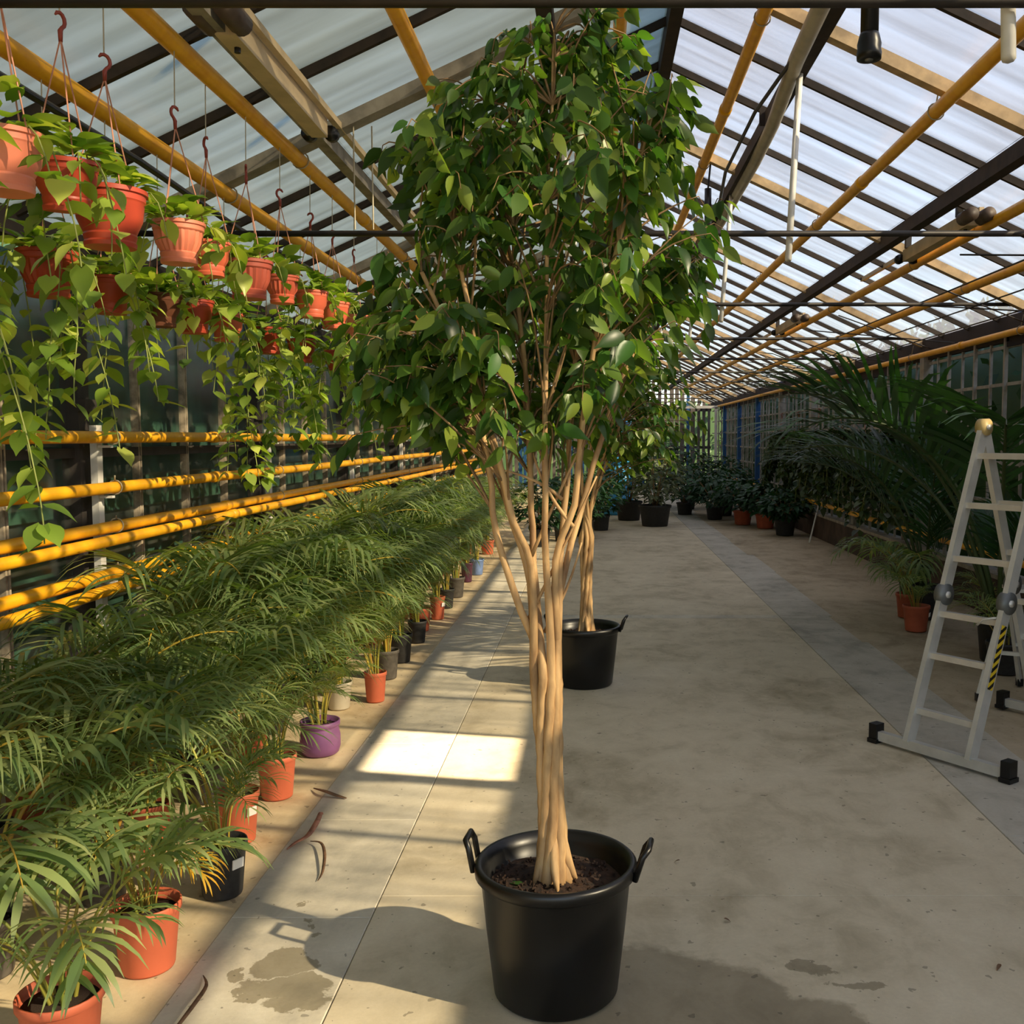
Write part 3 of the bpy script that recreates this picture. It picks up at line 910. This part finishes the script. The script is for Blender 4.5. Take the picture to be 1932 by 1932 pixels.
def nursery_pot_mesh(D, H, col):
    r = D / 2
    return MB().lathe([(r * .74, 0), (r * .77, .006), (r * .93, H * .86), (r * .95, H * .87), (r, H * .885), (r * 1.0, H * .985), (r * .985, H), (r * .94, H), (r * .92, H * .88), (r * .86, H * .80)], 28).mesh('pot', POT[col], True)
def round_pot_mesh(D, H, col):
    r = D / 2
    return MB().lathe([(r * .80, 0), (r * .90, .008), (r * .99, H * .22), (r * .99, H * .55), (r * .90, H * .78), (r * .88, H * .82), (r * .98, H * .86), (r * .98, H), (r * .9, H), (r * .86, H * .84)], 28).mesh('pot', POT[col], True)
def soil_mesh(r): return MB().lathe([(r, 0), (r * .7, .006), (r * .2, .012)], 16).mesh('soil', M_soil, True)
SOIL = soil_mesh(1.0)
PC = {}
def palm(label, x, y, h, D=.19, H=.17, col='terracotta', nf=11, kind='fine', group=None, sticker=False, yellow=0, name='areca_palm', lean=None, rr=pr, roundpot=False, path=False, wall=0):
    o = thing(name, label, 'palm', (x, y, 0), rr.uniform(0, 6.28), group)
    key = (round(D, 2), round(H, 2), col, roundpot)
    if key not in PC: PC[key] = (round_pot_mesh if roundpot else nursery_pot_mesh)(D, H, col)
    pot = put('pot', PC[key], o)
    put('soil', SOIL, o, (0, 0, H * .84), (0, 0, 0), (D * .45, D * .45, .8))
    if sticker:
        a = -o.rotation_euler[2] - .55
        st = MB().box((0, 0, 0), (.004, .042, .032)).build('sticker', M_label, pot)
        st.location = (D * .485 * cos(a), D * .485 * sin(a), H * .66); st.rotation_euler = (0, .1, a)
    src = {'fine': FR_FINE, 'wide': FR_WIDE, 'big': FR_BIG}[kind]
    base = {'fine': .80, 'wide': .72, 'big': 1.0}[kind]
    for i in range(nf):
        a = 2 * pi * i / nf + rr.uniform(-.35, .35)
        q = (h - H * .84) / (base * .80) * rr.uniform(.72, 1.04)
        r0 = D * .16 * sqrt(rr.random())
        tilt = rr.uniform(.02, .24)
        ca = cos(a + o.rotation_euler[2])
        if path and ca > .1: q *= .62; tilt = rr.uniform(-.12, .0)
        if wall and ca * wall > .0: q *= .45; tilt = rr.uniform(-.2, -.1)
        put('frond', FR_YEL if i < yellow else rr.choice(src), o, (r0 * cos(a), r0 * sin(a), H * .82), (0, tilt, a), q)
    return o
# front row, pot by pot
FRONT = [
 ('short palm with glossy drooping leaves in a terracotta pot at the end of the row', -1.28, 2.32, .60, .197, .178, 'terracotta', 'wide', 0, 0),
 ('palm with one yellowed frond in an orange pot beside the terracotta one', -1.27, 2.76, .66, .19, .19, 'orange', 'wide', 0, 2),
 ('slender palm in a charcoal pot with a white sticker', -1.227, 3.22, .74, .165, .18, 'black', 'fine', 1, 0),
 ('palm in an orange pot with a white sticker behind the charcoal one', -1.33, 3.66, .80, .16, .19, 'orange', 'fine', 1, 0),
 ('palm in a plain orange pot between the stickered one and the purple one', -1.33, 4.12, .82, .165, .18, 'orange', 'fine', 0, 0),
 ('palm in a rounded purple pot', -1.306, 4.70, .80, .19, .16, 'purple', 'fine', 0, 0),
 ('palm in a pale cream pot behind the purple one', -1.42, 5.5, .9, .15, .15, 'white', 'fine', 0, 0),
 ('palm in a narrow orange pot between the cream and grey pots', -1.25, 5.65, .86, .13, .17, 'orange', 'fine', 0, 0),
 ('palm in a worn grey pot with the narrow orange pot beside it', -1.30, 6.2, .92, .16, .18, 'grey', 'fine', 0, 0),
 ('palm in a tall charcoal pot, first of the dark pair', -1.30, 6.66, .96, .16, .19, 'black', 'fine', 0, 0),
 ('palm in a charcoal pot, second of the dark pair', -1.30, 7.3, .98, .14, .16, 'black', 'fine', 0, 0),
 ('palm in a wide orange pot after the dark pair', -1.36, 7.75, .98, .18, .18, 'orange', 'fine', 0, 0),
 ('palm in an orange pot with a white label after the wide orange pot', -1.30, 8.25, 1.0, .13, .19, 'orange', 'fine', 1, 0),
 ('palm in a small charcoal pot after the labelled orange pot', -1.31, 8.8, 1.0, .15, .17, 'black', 'fine', 0, 0),
 ('palm in a broad grey pot before the plum pot', -1.31, 9.4, 1.02, .18, .19, 'grey', 'fine', 0, 0),
 ('palm in a dark plum pot beside the pale blue one', -1.33, 10.4, 1.02, .13, .2, 'plum', 'fine', 0, 0),
 ('palm in a pale blue pot', -1.29, 10.95, 1.02, .16, .17, 'blue', 'fine', 0, 0),
 ('palm in an orange pot after the pale blue one', -1.38, 12.9, 1.05, .18, .18, 'orange', 'fine', 0, 0),
]
for lab, x, y, h, D, H, col, kind, st, yel in FRONT:
    palm(lab, x, y, h, D, H, col, 12 if kind == 'fine' else 13, kind, 'palms in the front row along the path', st, yel, roundpot=(col == 'purple'), path=(y > 2.6))
BEHIND = ['the terracotta pot at the row end', 'the orange pot with a yellowed frond', 'the stickered charcoal pot', 'the stickered orange pot', 'the plain orange pot', 'the purple pot', 'the cream pot', 'the narrow orange pot', 'the worn grey pot', 'the tall charcoal pot', 'the second charcoal pot', 'the wide orange pot', 'the labelled orange pot', 'the small charcoal pot', 'the broad grey pot', 'the plum pot', 'the pale blue pot', 'the last orange pot']
for row, X in ((1, -1.66), (2, -2.03), (3, -2.24)):
    y = 2.55 + .17 * row
    while y < (13.5 if row < 3 else 9):
        ht = (.80 + .10 * row if row < 3 else 1.0) * (.86 + .30 * min(1, max(0, (y - 3) / 2.8))) + pr.uniform(-.05, .05)
        if row == 3 and y < 5: ht *= .86
        pc = pr.choice(['orange', 'black', 'terracotta', 'grey'])
        near = min(range(len(FRONT)), key=lambda q: abs(FRONT[q][2] - y))
        palm(('bushy second-row palm behind ', 'tall third-row palm level with ', 'palm against the lowest wall pipes level with ')[row - 1] + BEHIND[near], X + pr.uniform(-.07, .07), y, ht, .17, .17, pc, 11, 'fine' if (y > 3.4 or pr.random() < .4) else 'wide', ('palms in the second row', 'palms in the third row', 'palms against the wall pipes')[row - 1], wall=-1)
        y += pr.uniform(.38, .50) if row < 3 else pr.uniform(.6, .8)

# palms by the lattice wall
palm('large dark kentia palm arching over the ladder beside the lattice wall', 2.72, 6.7, 2.1, .30, .30, 'black', 11, 'big', None, name='kentia_palm', wall=1, rr=random.Random(3))
palm('dark kentia palm behind the ladder with fronds reaching the lattice', 2.75, 8.3, 1.7, .28, .28, 'black', 9, 'big', None, name='kentia_palm', wall=1, rr=random.Random(8))
palm('dark bushy palm in a red pot standing ahead of the ladder by the kerb', 2.50, 7.75, .62, .21, .20, 'terracotta', 12, 'fine', None, sticker=True, name='parlour_palm', wall=1)
palm('dark leafy palm behind the red-potted one against the kerb', 2.62, 8.35, .82, .20, .20, 'terracotta', 12, 'wide', None, name='parlour_palm', wall=1)
palm('small dark palm seen through the ladder rungs in a red pot', 2.85, 7.0, .55, .22, .2, 'terracotta', 11, 'fine', None, name='parlour_palm', wall=1)
palm('small dark palm in a black pot between ladder and lattice wall', 2.62, 6.35, .55, .24, .2, 'black', 11, 'fine', None, name='parlour_palm', wall=1)
palm('low palm with narrow leaves at the foot of the kerb', 2.95, 9.4, .6, .18, .18, 'black', 10, 'fine', None, name='parlour_palm', wall=1)

# ------------------------------------------------------------------ hanging baskets
POTH = [leaf_geo(1, .72, cu, fo, 1) for cu, fo in ((.15, .18), (.35, .3), (.05, .4), (.28, .08))]
POTH_ME = meshes_of(POTH, 'leaf', M_pothos)
IVY_ME = None
def basket_pot(D, H, col, ribbed):
    r = D / 2
    pr_ = [(r * .60, 0), (r * .68, .0), (r * .70, .012), (r * .665, .018), (r * .705, .034), (r * .685, .040), (r * .86, H * .48), (r * .92, H * .76), (r * .935, H * .78), (r * .955, H * .80), (r * .96, H * .90), (r * 1.02, H * .915), (r * 1.02, H * .99), (r * .99, H), (r * .93, H), (r * .90, H * .86)]
    me = MB().lathe(pr_, 44, rib=(5, 7, .005) if ribbed else None).mesh('pot', POT[col], True)
    me.set_sharp_from_angle(angle=radians(28))
    return me
def basket(label, x, y, z, D, col, pipe_z, rr, n_top=24, vines=6, vlen=(.15, .5), single=False, ribbed=False, tilt=0, group='pothos baskets hanging from the roof pipes', leafset=None, leafmat_=None, lsize=(.055, .10), name='hanging_basket', H=None, topless=False):
    """z is the rim height"""
    H = H or D * .80
    o = thing(name, label, 'hanging plant', (x, y, z - H), 0, group)
    put('pot', basket_pot(D, H, col, ribbed), o, rot=(0, tilt, rr.uniform(0, 6)))
    put('soil', SOIL, o, (0, 0, H * .88), (0, 0, 0), (D * .45, D * .45, .6))
    r = D / 2
    hk = H + .33
    a0 = rr.uniform(0, 2)
    for k in range(3):
        a = a0 + 2 * pi * k / 3
        MB().tube([(r * .97 * cos(a), r * .97 * sin(a), H * .97), (0, 0, hk)], .0022, 5).build('hanger_wire', M_hang, o)
    a = rr.uniform(0, 6)
    ca, sa = cos(a), sin(a)
    pts = [(0, 0, hk - .01), (0, 0, hk + .02)] + [((.018 * cos(t) - .0) * ca, (.018 * cos(t)) * sa, hk + .048 + .02 * sin(t)) for t in [-1.2 + i * .55 for i in range(8)]]
    MB().tube(pts, [.0055, .007] + [.0055] * 7 + [.003], 7).build('hook', M_hook, o, True)
    if pipe_z: MB().tube([(0, 0, hk + .066), (.004, 0, pipe_z - (z - H) - .03)], .0022, 5).build('tie_wire', M_wire, o)
    L = []
    for i in range(n_top):
        a = rr.uniform(0, 6.28); q = r * sqrt(rr.uniform(.05, .8))
        p = Vector((q * cos(a), q * sin(a), H * 1.0 + rr.uniform(0, .11) * (1.2 - q / r)))
        d = Vector((cos(a), sin(a), rr.uniform(-.12 if topless else -.4, .8)))
        L.append((leaf_matrix(p, d, Vector((rr.uniform(-.4, .4), rr.uniform(-.4, .4), 1)), rr.uniform(*lsize)), rr.randrange(4)))
    for v in range(vines):
        a = 2 * pi * v / vines + rr.uniform(-.5, .5)
        ln = rr.uniform(*vlen)
        P = [Vector((r * .7 * cos(a), r * .7 * sin(a), H * .95)), Vector((r * 1.08 * cos(a), r * 1.08 * sin(a), H * 1.02))]
        n = max(3, int(ln / .05)); cur = P[-1].copy(); da = a
        for i in range(n):
            da += rr.uniform(-.5, .5)
            cur = cur + Vector((cos(da) * .016 * (1.3 - i / n), sin(da) * .016 * (1.3 - i / n), -ln / n * (1 if i else .5)))
            P.append(cur.copy())
            for _ in range(1 if rr.random() < .55 else 2):
                b = rr.uniform(0, 6.28)
                d = Vector((cos(b), sin(b), rr.uniform(-1.1, .1)))
                L.append((leaf_matrix(cur + Vector((cos(b), sin(b), -.2)) * .012, d, Vector((rr.uniform(-.3, .3), rr.uniform(-.3, .3), 1)) + Vector((cos(b), sin(b), 0)) * .6, rr.uniform(*lsize) * 1.0), rr.randrange(4)))
        MB().tube(P, .0022, 5, cap=False).build('vine', M_vine, o, True)
    if single:
        for Mx, k in L: put('leaf', POTH_ME[k], o, M=Mx)
    else:
        m = MB()
        for Mx, k in L: m.add(*(leafset or POTH)[k], Mx)
        f = m.build('foliage', leafmat_ or M_pothos, o, True); f['kind'] = 'stuff'
    return o
M_hang = plain('pink_hanger', (206, 140, 112), .6)
M_hook = plain('red_hook', (150, 62, 48), .5)
br = random.Random(17)
ROW1 = [ # x, y, rim z, diameter, colour, ribbed, label
 (-1.43, 2.50, 2.27, .180, 'salmon', 0, 'salmon basket of pothos at the end of the upper row'),
 (-1.47, 2.86, 2.30, .175, 'red', 0, 'dull red tilted basket with broad pothos leaves over its side'),
 (-1.47, 3.11, 2.28, .215, 'red', 0, 'large glossy red basket with a ridged foot'),
 (-1.47, 3.62, 2.29, .180, 'salmon', 1, 'pale salmon ribbed basket beside the large red one'),
 (-1.50, 3.98, 2.29, .165, 'scarlet', 0, 'orange basket half covered with yellow leaves behind the ribbed salmon one'),
 (-1.47, 4.34, 2.28, .200, 'rust', 1, 'rust brown ribbed basket'),
 (-1.47, 4.80, 2.29, .160, 'scarlet', 1, 'small coral ribbed basket past the rust brown one'),
 (-1.47, 5.30, 2.29, .170, 'scarlet', 0, 'coral basket past the small ribbed one'),
 (-1.47, 5.74, 2.29, .185, 'scarlet', 0, 'orange basket with hanging leaves beside the ficus crown'),
 (-1.47, 6.25, 2.28, .17, 'salmon', 0, 'pink basket glimpsed among the ficus leaves'),
 (-1.47, 6.9, 2.28, .18, 'red', 0, 'red basket hidden behind the ficus crown'),
]
for i, (x, y, z, D, col, rb, lab) in enumerate(ROW1):
    basket(lab, x, y, z - .035, D, col, 2.88, br, 40, 3 if i in (2, 3, 5, 6) else 6, (.08, .2) if i in (2, 3, 5, 6) else (.12, .38), y < 4.5, rb, .12 if i == 1 else 0, topless=True)
ROW2 = [
 (-1.83, 2.75, 2.13, .19, 'red', 0, 'dark red basket of long trailing pothos at the end of the lower row'),
 (-1.83, 3.42, 2.15, .190, 'red', 1, 'dark red ribbed basket hanging below the large glossy one'),
 (-1.83, 3.85, 2.13, .170, 'red', 0, 'shaded red basket among the trailing vines of the lower row'),
 (-1.83, 4.30, 2.13, .17, 'brown', 0, 'brown basket in the lower row behind vines'),
 (-1.83, 4.64, 2.15, .185, 'red', 0, 'shaded plain red basket before the dark green panes'),
 (-1.83, 5.06, 2.14, .170, 'scarlet', 0, 'half-lit orange basket in the lower row'),
 (-1.83, 5.70, 2.14, .18, 'red', 0, 'red basket behind the long yellow-green vines'),
 (-1.83, 6.35, 2.14, .18, 'red', 0, 'red basket of the lower row by the ficus leaves'),
 (-1.83, 7.2, 2.14, .18, 'red', 0, 'red basket of the lower row behind the ficus'),
]
for i, (x, y, z, D, col, rb, lab) in enumerate(ROW2):
    basket(lab, x, y, z - .03, D, col, 2.71, br, 40, (11, 10, 6, 4, 5, 8, 12, 10, 8)[i], ((.4, .95), (.25, .75), (.3, .7), (.1, .3), (.1, .3), (.15, .5), (.4, .95), (.3, .8), (.3, .8))[i], y < 4.0, rb)
# ivy baskets on the lattice wall
IV = [leaf_geo(1, .8, .2, .2, 1, 3), leaf_geo(1, .6, .3, .3, 0, 3), leaf_geo(1, .7, .1, .1, 1, 3), leaf_geo(1, .65, .4, .2, 0, 3)]
for i, (x, y, z, D) in enumerate(((3.12, 9.5, 1.52, .26), (3.15, 10.7, 1.45, .22), (3.15, 11.9, 1.47, .22), (3.15, 13.0, 1.5, .22), (3.15, 14.2, 1.5, .22), (3.15, 15.6, 1.5, .22), (3.15, 17.0, 1.5, .22))):
    basket('brown wall basket overgrown with dark trailing ivy on the lattice' if i else 'wide brown bowl basket of ivy closest to the ladder on the lattice', x, y, z, D, 'brown', None, br, 110, 34, (.35, 1.0), False, 0, 0, 'ivy baskets along the lattice wall', IV, M_ivy, (.075, .135), 'ivy_basket', .15)

# ------------------------------------------------------------------ potted shrubs at the far end
def shrub(label, x, y, D, H, col, r, h, n, mat, ls, group='shrubs at the far end', rr=br):
    o = thing('potted_shrub', label, 'shrub', (x, y, 0), 0, group)
    put('pot', nursery_pot_mesh(D, H, col) if col else nursery_pot_mesh(D, H, 'black'), o)
    put('soil', SOIL, o, (0, 0, H * .85), (0, 0, 0), (D * .45, D * .45, 1))
    st = MB()
    for i in range(7):
        a = i * .9
        st.tube(bez(Vector((.02 * cos(a), .02 * sin(a), H * .8)), Vector((r * .2 * cos(a), r * .2 * sin(a), H + h * .4)), Vector((r * .7 * cos(a), r * .7 * sin(a), H + h * .8)), 4), [.012, .01, .008, .006, .003], 5)
    st.build('stem', M_twig, o, True)
    m = MB()
    for i in range(n):
        a = rr.uniform(0, 6.28); u = rr.uniform(-1, 1); q = rr.uniform(.35, 1) ** .5
        p = Vector((r * q * cos(a) * sqrt(1 - u * u), r * q * sin(a) * sqrt(1 - u * u), H + h * .5 + h * .5 * u * q))
        d = Vector((cos(a), sin(a), rr.uniform(-.6, .6)))
        m.add(*IV[1 + 2 * (i % 2)], leaf_matrix(p, d, Vector((rr.uniform(-.5, .5), rr.uniform(-.5, .5), 1)), rr.uniform(.7, 1.3) * ls))
    f = m.build('foliage', mat, o, True); f['kind'] = 'stuff'
shrub('pale variegated shrub in a wide black tub beside the blue tank', 1.02, 17.0, .56, .36, 'black', .46, 1.0, 600, M_varieg, .11)
shrub('dark shrub in a black tub tucked behind the variegated one', .62, 18.2, .5, .35, 'black', .5, 1.1, 500, M_shrub, .12)
for i, (x, y, h, r, c) in enumerate(((1.75, 19.5, .75, .5, 'black'), (2.2, 18.4, .62, .52, 'black'), (2.55, 17.3, .55, .5, 'terracotta'), (2.82, 16.6, .5, .42, 'terracotta'), (2.92, 15.4, .42, .36, 'black'), (2.5, 19.3, .7, .5, 'black'), (1.95, 21, 1.1, .6, 'black'), (2.7, 21.5, .9, .6, 'black'), (1.3, 21.5, 1.3, .6, 'black'))):
    shrub('low dark evergreen shrub in a %s pot in the cluster by the kerb' % ('red' if c == 'terracotta' else 'black'), x, y, .34, .24, c, r, h, 480, M_shrub, .12, 'evergreen shrubs in the corner by the kerb')
for i, (x, y) in enumerate(((-.45, 14.5), (-.15, 15.2), (-.75, 13.8), (-.3, 17), (.1, 16.2))):
    shrub('dark potted shrub at the end of the palm rows behind the ficus stems', x, y, .3, .25, 'black', .38, .7, 360, M_shrub, .11, 'shrubs past the palm rows')

# ------------------------------------------------------------------ blue tank
tk = thing('water_tank', 'light blue ribbed plastic water tank at the far end', 'tank', (.42, 19.6, 0))
prof = [(.30, 0), (.33, .03)]
for i in range(9):
    z = .08 + i * .185
    prof += [(.335, z), (.335, z + .10), (.318, z + .115), (.318, z + .165)]
prof += [(.32, 1.77), (.26, 1.84), (.12, 1.87)]
MB().lathe(prof, 32).build('tank_shell', M_tank, tk, True)
MB().lathe([(.12, 1.865), (.125, 1.88), (.12, 1.92), (.03, 1.93)], 20).build('lid', M_tank, tk, True)

# ------------------------------------------------------------------ ladder
ld = thing('folding_ladder', 'aluminium folding ladder standing open by the lattice wall', 'ladder', (0, 0, 0))
dv = Vector((.58, -.815, 0)).normalized(); nv = Vector((.815, .58, 0)).normalized()
LB = Vector((1.50, 4.72, .045)); RB = LB + dv * .335
HT = 1.55
topL = LB + nv * .538 + Vector((0, 0, HT - .045)); topR = RB + nv * .538 + Vector((0, 0, HT - .045))
rLB = LB + nv * 1.076; rRB = RB + nv * 1.076
def ladder_side(b0, b1, t0, t1, fs):
    ax = (t0 - b0).normalized()
    for b, t in ((b0, t0), (b1, t1)):
        mid = b.lerp(t, .46)
        m = MB().bar(b, mid, .026, .062, up=nv)
        m.build('rail', M_alu, ld)
        MB().bar(mid, t, .026, .062, up=nv).build('rail', M_alu, ld)
        h = MB().tube([mid - dv * .022, mid + dv * .022], .052, 18).build('hinge', M_alu_d, ld, True)
        MB().tube([mid - dv * .03, mid + dv * .03], .016, 10).build('hinge_pin', M_alu, ld, True)
    for f in fs:
        MB().bar(b0.lerp(t0, f), b1.lerp(t1, f), .03, .028).build('rung', M_alu, ld)
    e0 = b0 - dv * .19; e1 = b1 + dv * .19
    MB().bar(e0 + Vector((0, 0, -.008)), e1 + Vector((0, 0, -.008)), .036, .045).build('stabilizer_bar', M_alu, ld)
    for e, s in ((e0, -1), (e1, 1)):
        f = MB().box((0, 0, .012), (.046, .058, .075), Matrix.Rotation(atan2(dv.y, dv.x), 3, 'Z'))
        f.box((0, 0, -.034), (.055, .07, .02), Matrix.Rotation(atan2(dv.y, dv.x), 3, 'Z'))
        f.build('foot', M_black, ld).location = (e.x, e.y, .046)
FS_ = (.10, .27, .40, .575, .745, .905)
ladder_side(LB, RB, topL, topR, FS_)
ladder_side(rLB, rRB, topL, topR, FS_)
for t in (topL, topR):
    MB().tube([t - dv * .024, t + dv * .024], .042, 18).build('top_hinge', M_tan, ld, True)
    MB().tube([t - dv * .034, t + dv * .034], .014, 10).build('hinge_pin', M_alu, ld, True)
hz = MB().box((0, 0, 0), (.036, .003, .30)).build('hazard_label', M_hazard, ld)
p = RB.lerp(topR, .30) + dv * .0155
hz.rotation_euler = ((topR - RB).to_track_quat('Z', 'X')).to_euler()
hz.location = p
ax = (topR - RB).normalized(); yv = dv; xv = yv.cross(ax).normalized()
hz.rotation_euler = Matrix((xv, yv, ax)).transposed().to_euler()
pk = RB.lerp(topR, .415)
MB().tube([pk, pk - dv * .03 + nv * -.03, pk - dv * .07 - nv * .05 + Vector((0, 0, -.01)), pk - dv * .1 - nv * .05 + Vector((0, 0, -.04))], .006, 6).build('spring_hook', M_alu, ld, True)

st = thing('step_stand', 'small aluminium step stand with black feet behind the ladder', 'step stool', (2.32, 5.55, 0))
A = [Vector((-.13, .10, .03)), Vector((.30, -.1, .03)), Vector((.25, .45, .03)), Vector((.62, .25, .03))]
T = [Vector((.10, .30, .62)), Vector((.36, .17, .62))]
for a, t in ((A[0], T[0]), (A[1], T[1]), (A[2], T[0]), (A[3], T[1])):
    MB().bar(a, t, .022, .03).build('leg', M_alu, st)
    MB().box(tuple(a + Vector((0, 0, -.008))), (.034, .034, .044)).build('foot', M_black, st)
MB().bar(A[0].lerp(T[0], .4), A[1].lerp(T[1], .4), .024, .02).build('rung', M_alu, st)
MB().bar(A[2].lerp(T[0], .4), A[3].lerp(T[1], .4), .024, .02).build('rung', M_alu, st)
MB().box((.23, .235, .625), (.30, .2, .02)).build('step', M_alu, st)

# ------------------------------------------------------------------ small things on the floor
def strip_leaf(name, label, pts, w, mat, grp=None):
    m = MB(); Q = [Vector(p) for p in pts]; P = []
    for k in range(len(Q) - 1):
        a_, b_, c_, d_ = Q[max(0, k - 1)], Q[k], Q[k + 1], Q[min(len(Q) - 1, k + 2)]
        for q in range(4):
            t = q / 4; P.append(.5 * ((2 * b_) + (c_ - a_) * t + (2 * a_ - 5 * b_ + 4 * c_ - d_) * t * t + (3 * b_ - a_ - 3 * c_ + d_) * t ** 3))
    P.append(Q[-1]); n = len(P)
    for i, p in enumerate(P):
        t = (P[min(i + 1, n - 1)] - P[max(0, i - 1)]).normalized(); s = t.cross(Vector((0, 0, 1)))
        s = s.normalized() if s.length > .01 else Vector((1, 0, 0))
        ww = w * (sin(pi * (i + .35) / (n + .2)) + .05) / 2
        m.v += [tuple(p + s * ww), tuple(p - s * ww + Vector((0, 0, .002)))]
    for i in range(n - 1): m.face((2 * i, 2 * i + 1, 2 * i + 3, 2 * i + 2))
    o = m.build(name, mat, None, True)
    so = o.modifiers.new('thick', 'SOLIDIFY'); so.thickness = .0015
    tag(o, label, 'leaf', grp)
    return o
strip_leaf('dry_frond', 'curled pinkish dry palm leaf lying on the pale strip', [(-1.12, 3.56, .004), (-1.10, 3.60, .012), (-1.06, 3.63, .03), (-1.05, 3.72, .05), (-1.06, 3.80, .05), (-1.07, 3.86, .02)], .02, M_dead2)
strip_leaf('dry_frond', 'thin dark dry leaf curving over the pale strip beside the curled one', [(-1.05, 3.62, .01), (-1.0, 3.58, .02), (-.96, 3.48, .02), (-.935, 3.36, .01), (-.935, 3.30, .004)], .011, M_dead)
strip_leaf('dry_frond', 'long dry leaf lying at the edge of the bed near the terracotta pot', [(-1.06, 2.35, .004), (-1.05, 2.42, .02), (-1.04, 2.52, .03), (-1.05, 2.62, .02), (-1.09, 2.70, .004)], .011, M_dead)
strip_leaf('dry_frond', 'withered leaf scrap on the damp sandy floor near the orange pots', [(-1.2, 4.2, .004), (-1.13, 4.12, .02), (-1.08, 4.1, .01), (-1.03, 4.08, .004)], .02, M_dead)
fl_ = bpy.data.objects.new('fallen_leaf', FICUS_ME[0]); COL.objects.link(fl_)
fl_.location = (-.19, 2.60, .312); fl_.rotation_euler = (0, 0, 2.6); fl_.scale = (.05, .05, .05)
tag(fl_, 'single green ficus leaf fallen on the soil of the big black tub', 'leaf')
for i, (x, y) in enumerate(((.40, 3.02), (.52, 2.20), (.30, 3.45), (1.15, 2.75))):
    o = bpy.data.objects.new('leaf_crumb', FICUS_ME[1].copy()); o.data.materials[0] = M_dead; COL.objects.link(o)
    o.location = (x, y, .012); o.rotation_euler = (0, .2, i * 1.3); o.scale = (.026, .026, .026)
    tag(o, 'tiny dark dry leaf crumb lying on the concrete slab', 'leaf', 'leaf crumbs on the slab')
rod = MB().tube([(3.02, 14.1, .02), (3.28, 14.6, .62)], .012, 8).build('leaning_rod', M_white, None, True)
tag(rod, 'thin pale rod leaning against the kerb by the evergreen shrubs', 'rod')
